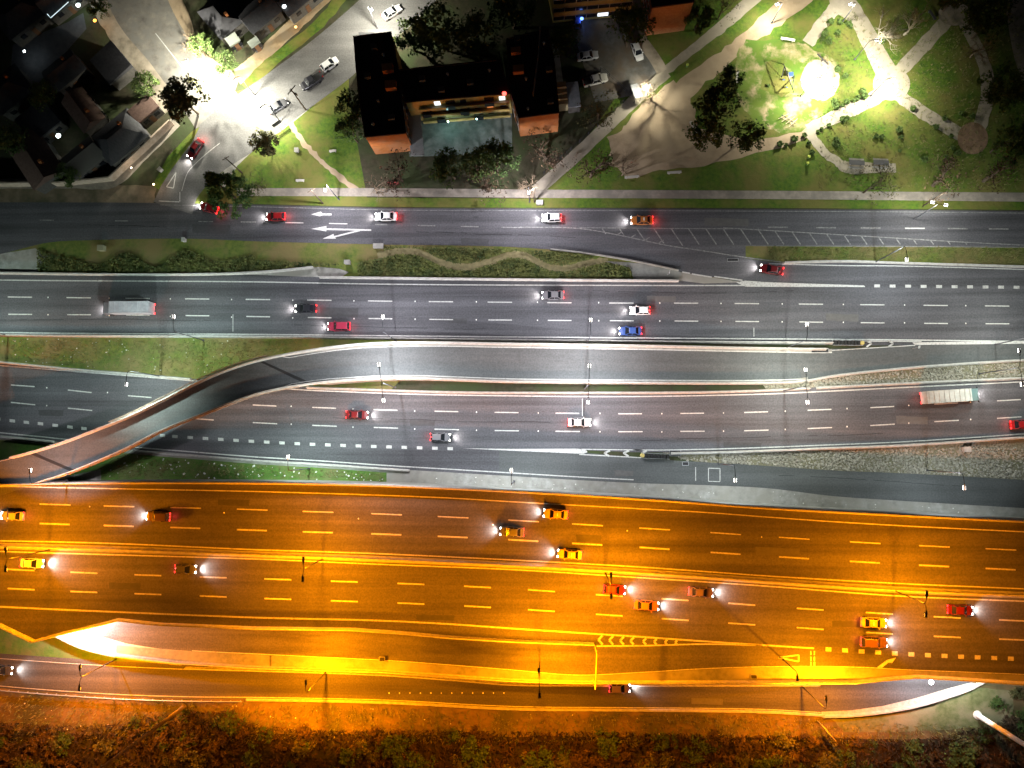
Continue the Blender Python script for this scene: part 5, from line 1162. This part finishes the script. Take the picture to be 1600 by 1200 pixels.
tag(mesh_obj('scrub', v, f, mat('scrub_stems', (.006, .009, .004), (.055, .028, .012), .35, .9, det=6), recalc=False), 'tangled dry scrub and weeds covering the bottom edge', 'scrub', kind='stuff')
# loose stones and litter
v = []; f = []; mb = MB()
def bits(n, cond, fx, fy, s=(.06, .22), z=0):
    c_ = 0
    while c_ < n:
        x = rnd.uniform(*fx); y = rnd.uniform(*fy)
        if not cond(x, y): continue
        c = U(x, y, z); q = rnd.uniform(*s); mb.box((c.x, c.y, q*.3), (q*rnd.uniform(.7, 1.6), q, q*.6), rnd.random()*3, .7); c_ += 1
bits(70, lambda x, y: B_s(x)+2 < y < D_n(x)-3 and y < C_n(x)-6, (0, 400), (528, 590))
bits(90, lambda x, y: y > D_s(x)+8 and y > C_s(x)+8 and y < E_n(x)-5, (170, 600), (705, 752), (.1, .35))
bits(60, lambda x, y: y > H_s(x)+8, (0, 1290), (1085, 1150), (.08, .25))
bits(60, lambda x, y: D_s(x)+4 < y < E_n(x)-3, (640, 1590), (745, 810), (.06, .2))
tag(mb.build('litter', mat('pale_litter', (.6, .6, .55))), 'pale scraps of litter scattered on the verges', 'litter', kind='stuff')
mb = MB(); bits(2200, lambda x, y: max(D_sm(x)+6, 700) < y < F_n(x)-1, (1060, 1600), (695, 750), (.12, .38)); bits(700, lambda x, y: C_s(x)+4 < y < D_n(x)-2, (1270, 1600), (565, 605), (.12, .35))
tag(mb.build('loose_stones', mat('bank_stones', (.38, .36, .3), (.2, .19, .15), 1.2)), 'loose stones covering the bank and the strip beside the ramp', 'stones', kind='stuff')
mb = MB()
for f_, st, L0, z_ in ((0, 35, 95, .05), (1, 35, 95, .05)):
    pass
def studs(fn, starts, zf, dz): 
    for x in starts:
        c = U(x, fn(x), zf(x)+dz); mb.box((c.x, c.y, c.z+.03), (.2, .26, .06), 0, .7)
studs(curve([(12, 464), (600, 470.5), (1248, 475), (1600, 478.5)]), [75+95.6*k for k in range(17)], Z0, .04)
studs(curve([(12, 491), (671, 499), (1248, 503), (1600, 506)]), [75+95.6*k for k in range(17)], Z0, .04)
studs(curve([(62, 605), (488, 636.5), (868, 645.5), (1163, 644.5), (1600, 624)]), [73, 168]+[455+96.5*k for k in range(12)], Z0, .03)
studs(curve([(50, 632), (486, 664.5), (775, 672.7), (1163, 673), (1600, 651)]), [73]+[455+96.5*k for k in range(12)], Z0, .03)
studs(lambda x: 788+.045*(x-62), [140+210*k for k in range(6)], zE, .04); studs(lambda x: 1083+0*x, [608+16.3*k for k in range(12)], Z0, .03)
tag(mb.build('road_studs', mat('stud_white', (.8, .8, .75))), 'small pale reflective studs between the lane dashes', 'road studs', kind='stuff')

# ------------------------------------------------------------------ street and park furniture
def crash_cushion(label, px0, py0, px1, py1, z=.03, n=8):
    A, B = U(px0, py0, z), U(px1, py1, z); d = (B-A); L_ = d.length; root = empty('crash_cushion', A, math.atan2(d.y, d.x), label, 'crash cushion')
    for k in range(n): MB().box((.5+(L_-.6)*(k+.5)/n, 0, .45), ((L_-.6)/n*.72, .8, .8)).build('cell', BLACKP, root)
    for s in (-1, 1): MB().box((L_/2, s*.5, .6), (L_, .08, .35)).build('side_rail', STEEL, root)
    MB().lathe((.15, 0, 0), [(.42, 0), (.42, .8), (.25, .85)], 10).build('nose', mat('faded_yellow', (.45, .36, .12)), root)
crash_cushion('black celled crash cushion at the nose between eastbound highway and exit road', 1002, 711.5, 1046, 713.5)
crash_cushion('black celled crash cushion at the nose between ramp and westbound highway', 1346, 536.5, 1300, 536)
def grate(label, px, py, z, w=2.2, d=1.1, rz=0):
    c = U(px, py, z); root = empty('drain_grate', c, rz, label, 'drain')
    m = MB()
    for s in (-1, 1): m.box((0, s*d/2, .03), (w, .1, .06)); m.box((s*w/2, 0, .03), (.1, d, .06))
    m.build('frame', STEEL, root); m = MB()
    for k in range(7): m.box((-w/2+w*(k+.5)/7, 0, .02), (.1, d-.1, .04))
    m.build('bars', DSTEEL, root); MB().box((0, 0, .005), (w, d, .01)).build('pit', BLACKP, root)
grate('drain grate beside the crash cushion of the exit road nose', 1055, 708, .04); grate('drain grate at the upper kerb of the exit road', 1071, 724.5, .04, 1.2, .7)
grate('long drain grate in the ramp beside the gravel strip start', 1281, 547.5, .17, 3.4, .8); grate('small drain grate in the gutter between the sodium lamps', 597, 1030, 4.5, 1.1, .8)
grate('drain grate in the gutter beneath the yield triangle', 1178, 1057.5, DECK+.05, 1.1, .7); grate('drain cover on the slip road edge above the dark red car', 1145, 406, .05, 2.2, .6)
def bench(label, px, py, rz, L_=2.4, m=None, h=.45, back=False, name='bench'):
    c = U(px, py, 0); root = empty(name, c, R(rz), label, 'bench'); mm = m or mat('bench_concrete', (.45, .43, .38))
    MB().box((0, 0, h), (L_, .5, .09)).build('seat', mm, root)
    for s in (-1, 1): MB().box((s*L_*.36, 0, h/2), (.16, .42, h-.04)).build('leg', mm, root)
    if back: MB().box((0, .26, h+.32), (L_, .07, .45)).build('backrest', mm, root)
bench('pale bench in the shade below the dirt clearing, left one', 987, 277.5, 4, 3.0); bench('pale bench in the shade below the dirt clearing, right one', 1053, 270.5, 3, 2.9)
bench('long pale bench under the big dark tree', 1083, 200, -62, 2.8); bench('pale bench on the lawn left of the playground', 1151, 122, 82, 2.6)
bench('white bench at the top left of the playground', 1230, 63, -12, 2.9, WHITEP); bench('small pale bench on the dark grass left of the long roofed block', 470, 283, 0, 1.8)
bench('small grey bench on the lawn near the corner of the west block', 521, 237, 4, 1.5); bench('dark bench beside the park path below the top plaza', 1455, 25, -60, 2.4, DSTEEL)
for px, lab in ((1339, 'dark picnic table with pale edge, left one of the pair'), (1377, 'dark picnic table with pale edge, right one of the pair')):
    c = U(px, 254, .8); root = empty('picnic_table', (c.x, c.y, 0), -.08, lab, 'table')
    MB().box((0, 0, .78), (3.1, .95, .08)).build('tabletop', mat('dark_table', (.08, .08, .08)), root)
    for s in (-1, 1):
        MB().box((s*1.1, 0, .38), (.14, .7, .74)).build('leg', CONC, root); MB().box((0, s*.85, .42), (3.0, .32, .08)).build('seat', CONC, root); MB().box((0, s*.85, .19), (2.4, .2, .38)).build('seat_support', CONC, root)
# swing
c = U(1231, 128, 0); root = empty('swing_set', c, 0, 'dark steel swing frame with a blue seat beside the sand circle', 'swing')
fa = [U(x, y, 2.4)-c for x, y in ((1224, 101), (1222, 122))]; 
for nm, pts in (('frame', [U(1224, 100, 0)-c, U(1226, 104, 2.6)-c, U(1221, 121, .0)-c]), ('frame', [U(1240, 144, 0)-c, U(1238, 138, 2.6)-c, U(1241, 118, 0)-c]), ('crossbar', [U(1226, 104, 2.6)-c, U(1238, 138, 2.6)-c])):
    MB().tube(pts, .09, 6).build(nm, DSTEEL, root)
for x, y in ((1230, 116), (1235, 128)):
    p = U(x, y, 2.6)-c; s = MB(); s.box((p.x, p.y, .5), (.5, .2, .05)); s.build('seat', BLU, root)
    k = MB(); k.tube([(p.x-.2, p.y, 2.6), (p.x-.2, p.y, .5)], .02, 4); k.tube([(p.x+.2, p.y, 2.6), (p.x+.2, p.y, .5)], .02, 4); k.build('chain', DSTEEL, root)
MB().box(tuple(U(1236, 116, 1.2)-c+Vector((0, 0, 0))), (.9, .9, .1)).build('platform', BLU, root)
c = U(1284, 95, 0); root = empty('seesaw', c, R(-48), 'dark seesaw on the edge of the bright sand circle', 'seesaw')
MB().box((0, 0, .55), (3.2, .22, .08)).build('plank', DSTEEL, root); MB().box((0, 0, .27), (.3, .4, .5), 0, .5).build('pivot', DSTEEL, root)
for s in (-1, 1): MB().tube([(s*1.2, -.18, .85), (s*1.2, .18, .85)], .03, 5).build('handle', DSTEEL, root)
c = U(1231, 188, 0); root = empty('seesaw', c, R(-35), 'set of pale parallel seesaw bars on the dirt below the playground', 'seesaw')
for k in range(4): MB().box((-1.2+k*.8, 0, .45), (.1, 2.4, .08), -.5+.1*k).build('bar', mat('pale_wood', (.45, .38, .25)), root)
MB().box((0, 0, .42), (3.4, .1, .1)).build('axle', DSTEEL, root)
def bin_(label, px, py):
    c = U(px, py, 0); root = empty('litter_bin', c, 0, label, 'bin'); MB().lathe((0, 0, 0), [(.22, 0), (.28, .75), (.3, .8)], 10).build('bin_body', mat('bin_green', (.1, .2, .05)), root); MB().lathe((0, 0, .8), [(.31, 0), (.2, .1)], 10).build('lid', mat('bin_lid', (.5, .6, .1)), root)
bin_('yellow green litter bin on the lower lawn, upper one', 1262, 247); bin_('yellow green litter bin on the lower lawn, lower one', 1260, 257); bin_('pale bin on the grass strip beside the diagonal path', 1073, 104)
def box_cab(label, px, py, w, d, h, rz, m, name='utility_cabinet'):
    c = U(px, py, h); root = empty(name, (c.x, c.y, 0), R(rz), label, 'cabinet'); MB().box((0, 0, h/2), (w, d, h)).build('cabinet_body', m, root); MB().box((0, 0, h+.04), (w+.14, d+.14, .08)).build('lid', m, root); MB().box((0, -d/2-.02, h/2), (w*.8, .04, h*.8)).build('door', m, root)
box_cab('pale square utility cabinet in the planted median at the left', 157, 387, 1.3, 1.1, .9, 0, mat('cabinet_beige', (.25, .24, .15))); box_cab('small pale cabinet in the median above the wavy planting', 286, 374, .6, .7, .9, 0, CONCL)
box_cab('white cabinet at the frontage kerb in the middle of the median', 591, 384, 2.0, .9, .6, 0, CONC); box_cab('white cabinet in the median above the gap in the low wall', 542, 409, 1.1, .7, 1, 0, CONC)
box_cab('small white cabinet on the grass corner by the worn trail', 463, 234, .8, .8, .6, 0, CONC); box_cab('square concrete box on the verge beside the bare tree', 843, 316, 1.3, .9, .6, 0, CONC)
box_cab('pale metal box on the lower verge left of the diagonal street', 249, 264, .8, .6, .9, 50, CONCL); box_cab('pale block at the gravel bank top under the highway edge', 1512, 702, 1.2, .9, 1.0, 0, CONCL)
# shelter near the yard gate
c = U(994, 142, 2.4); c.z = 0; root = empty('gate_shelter', c, R(18), 'small grey gate shelter beside the bright gate lamp', 'shelter')
MB().box((0, 0, 2.4), (1.5, 3.0, .1)).build('roof', STEEL, root)
for i in (-1, 1):
    for j in (-1, 1): MB().box((i*.6, j*1.3, 1.2), (.1, .1, 2.35)).build('post', DSTEEL, root)
# masts at the lower corners, poles and signs
def mast(label, px, py, h, r0, r1, m, plate=False, name='billboard_mast'):
    c = U(px, py, 0); root = empty(name, c, 0, label, 'mast'); MB().lathe((0, 0, 0), [(r0*1.6, 0), (r0*1.6, .15), (r0, .16), (r0, 1.0)], 14).build('base', m, root)
    MB().lathe((0, 0, 1.0), [(r0, 0), (r1, h-1)], 14).build('shaft', m, root)
mast('tall white mast leaning out of the lower right corner', 1527, 1117, 21, .5, .34, WHITEP)
mast('tall brown mast rising over the scrub at the lower left', 287, 1105, 30, .38, .26, mat('mast_brown', (.22, .17, .1)))
c = U(478, 172, 0); root = empty('utility_pole', c, 0, 'dark utility pole with cross arms beside the black pickup', 'pole')
MB().tube([(0, 0, 0), (0, 0, 9)], [.17, .1], 8).build('pole', BARK, root)
for z, L_, a in ((8.5, 2.4, .9), (7.6, 1.8, -.6)): MB().box((0, 0, z), (L_, .14, .14), a).build('cross_arm', BARK, root)
MB().lathe((.35, 0, 6.4), [(.2, 0), (.2, .8)], 8).build('transformer', STEEL, root)
for px, py, lab in ((505, 318, 'dark wooden pole on the verge above the painted arrows'), (1442, 322, 'dark pole on the verge beside the two armed lamp'), (835, 316, 'dark pole on the verge beside the square concrete box'), (378, 270, 'dark pole beside the small olive tree')):
    c = U(px, py, 0); root = empty('utility_pole', c, 0, lab, 'pole'); MB().tube([(0, 0, 0), (0, 0, 8)], [.15, .09], 7).build('pole', BARK, root); MB().box((0, 0, 7.6), (1.6, .12, .12), .5).build('cross_arm', BARK, root)
def sign(label, px, py, w, h, rz, col, z=2.2, name='road_sign'):
    c = U(px, py, 0); root = empty(name, c, R(rz), label, 'sign'); MB().tube([(0, 0, 0), (0, 0, z+h)], .05, 6).build('post', STEEL, root); MB().box((0, -.07, z+h/2), (w, .05, h)).build('sign_panel', col, root)
sign('red tinted sign on the pavement under the courtyard trees', 619, 293, 2.4, 1.4, 0, mat('red_sign', (.45, .08, .08)), 2.0)
sign('small road sign at the tip of the planted median', 1042, 430, .6, .7, 80, WHITEP); sign('small sign post at the ramp nose beside the chevrons', 1425, 545, .5, .6, 80, WHITEP)
sign('tilted panel beside the bright corner lamp', 440, 203, 1.9, 1.2, 35, mat('sign_back', (.05, .05, .05)), 2.4)
c = U(1283, 1133, 0); root = empty('sign_gantry', c, R(-50), 'small steel sign frame on the dry slope below the underpass curve', 'sign')
for s in (-1, 1): MB().tube([(s*1.1, 0, 0), (s*1.1, 0, 4.4)], .08, 6).build('post', STEEL, root)
MB().box((0, 0, 3.7), (3.0, .08, 1.4)).build('sign_panel', YELP, root)
c = U(240, 318, 0); root = empty('gantry', U(929, 1008, DECK), 0, 'thin gantry line across the collector road at the chevrons', 'gantry')
q = U(927, 1061, DECK)-root.location
MB().tube([(0, 0, 0), (0, 0, 5.4)], .08, 6).build('post', YELP, root); MB().tube([q, q+Vector((0, 0, 5.4))], .08, 6).build('post', YELP, root); MB().tube([(0, 0, 5.4), q+Vector((0, 0, 5.4))], .09, 6).build('beam', YELP, root)
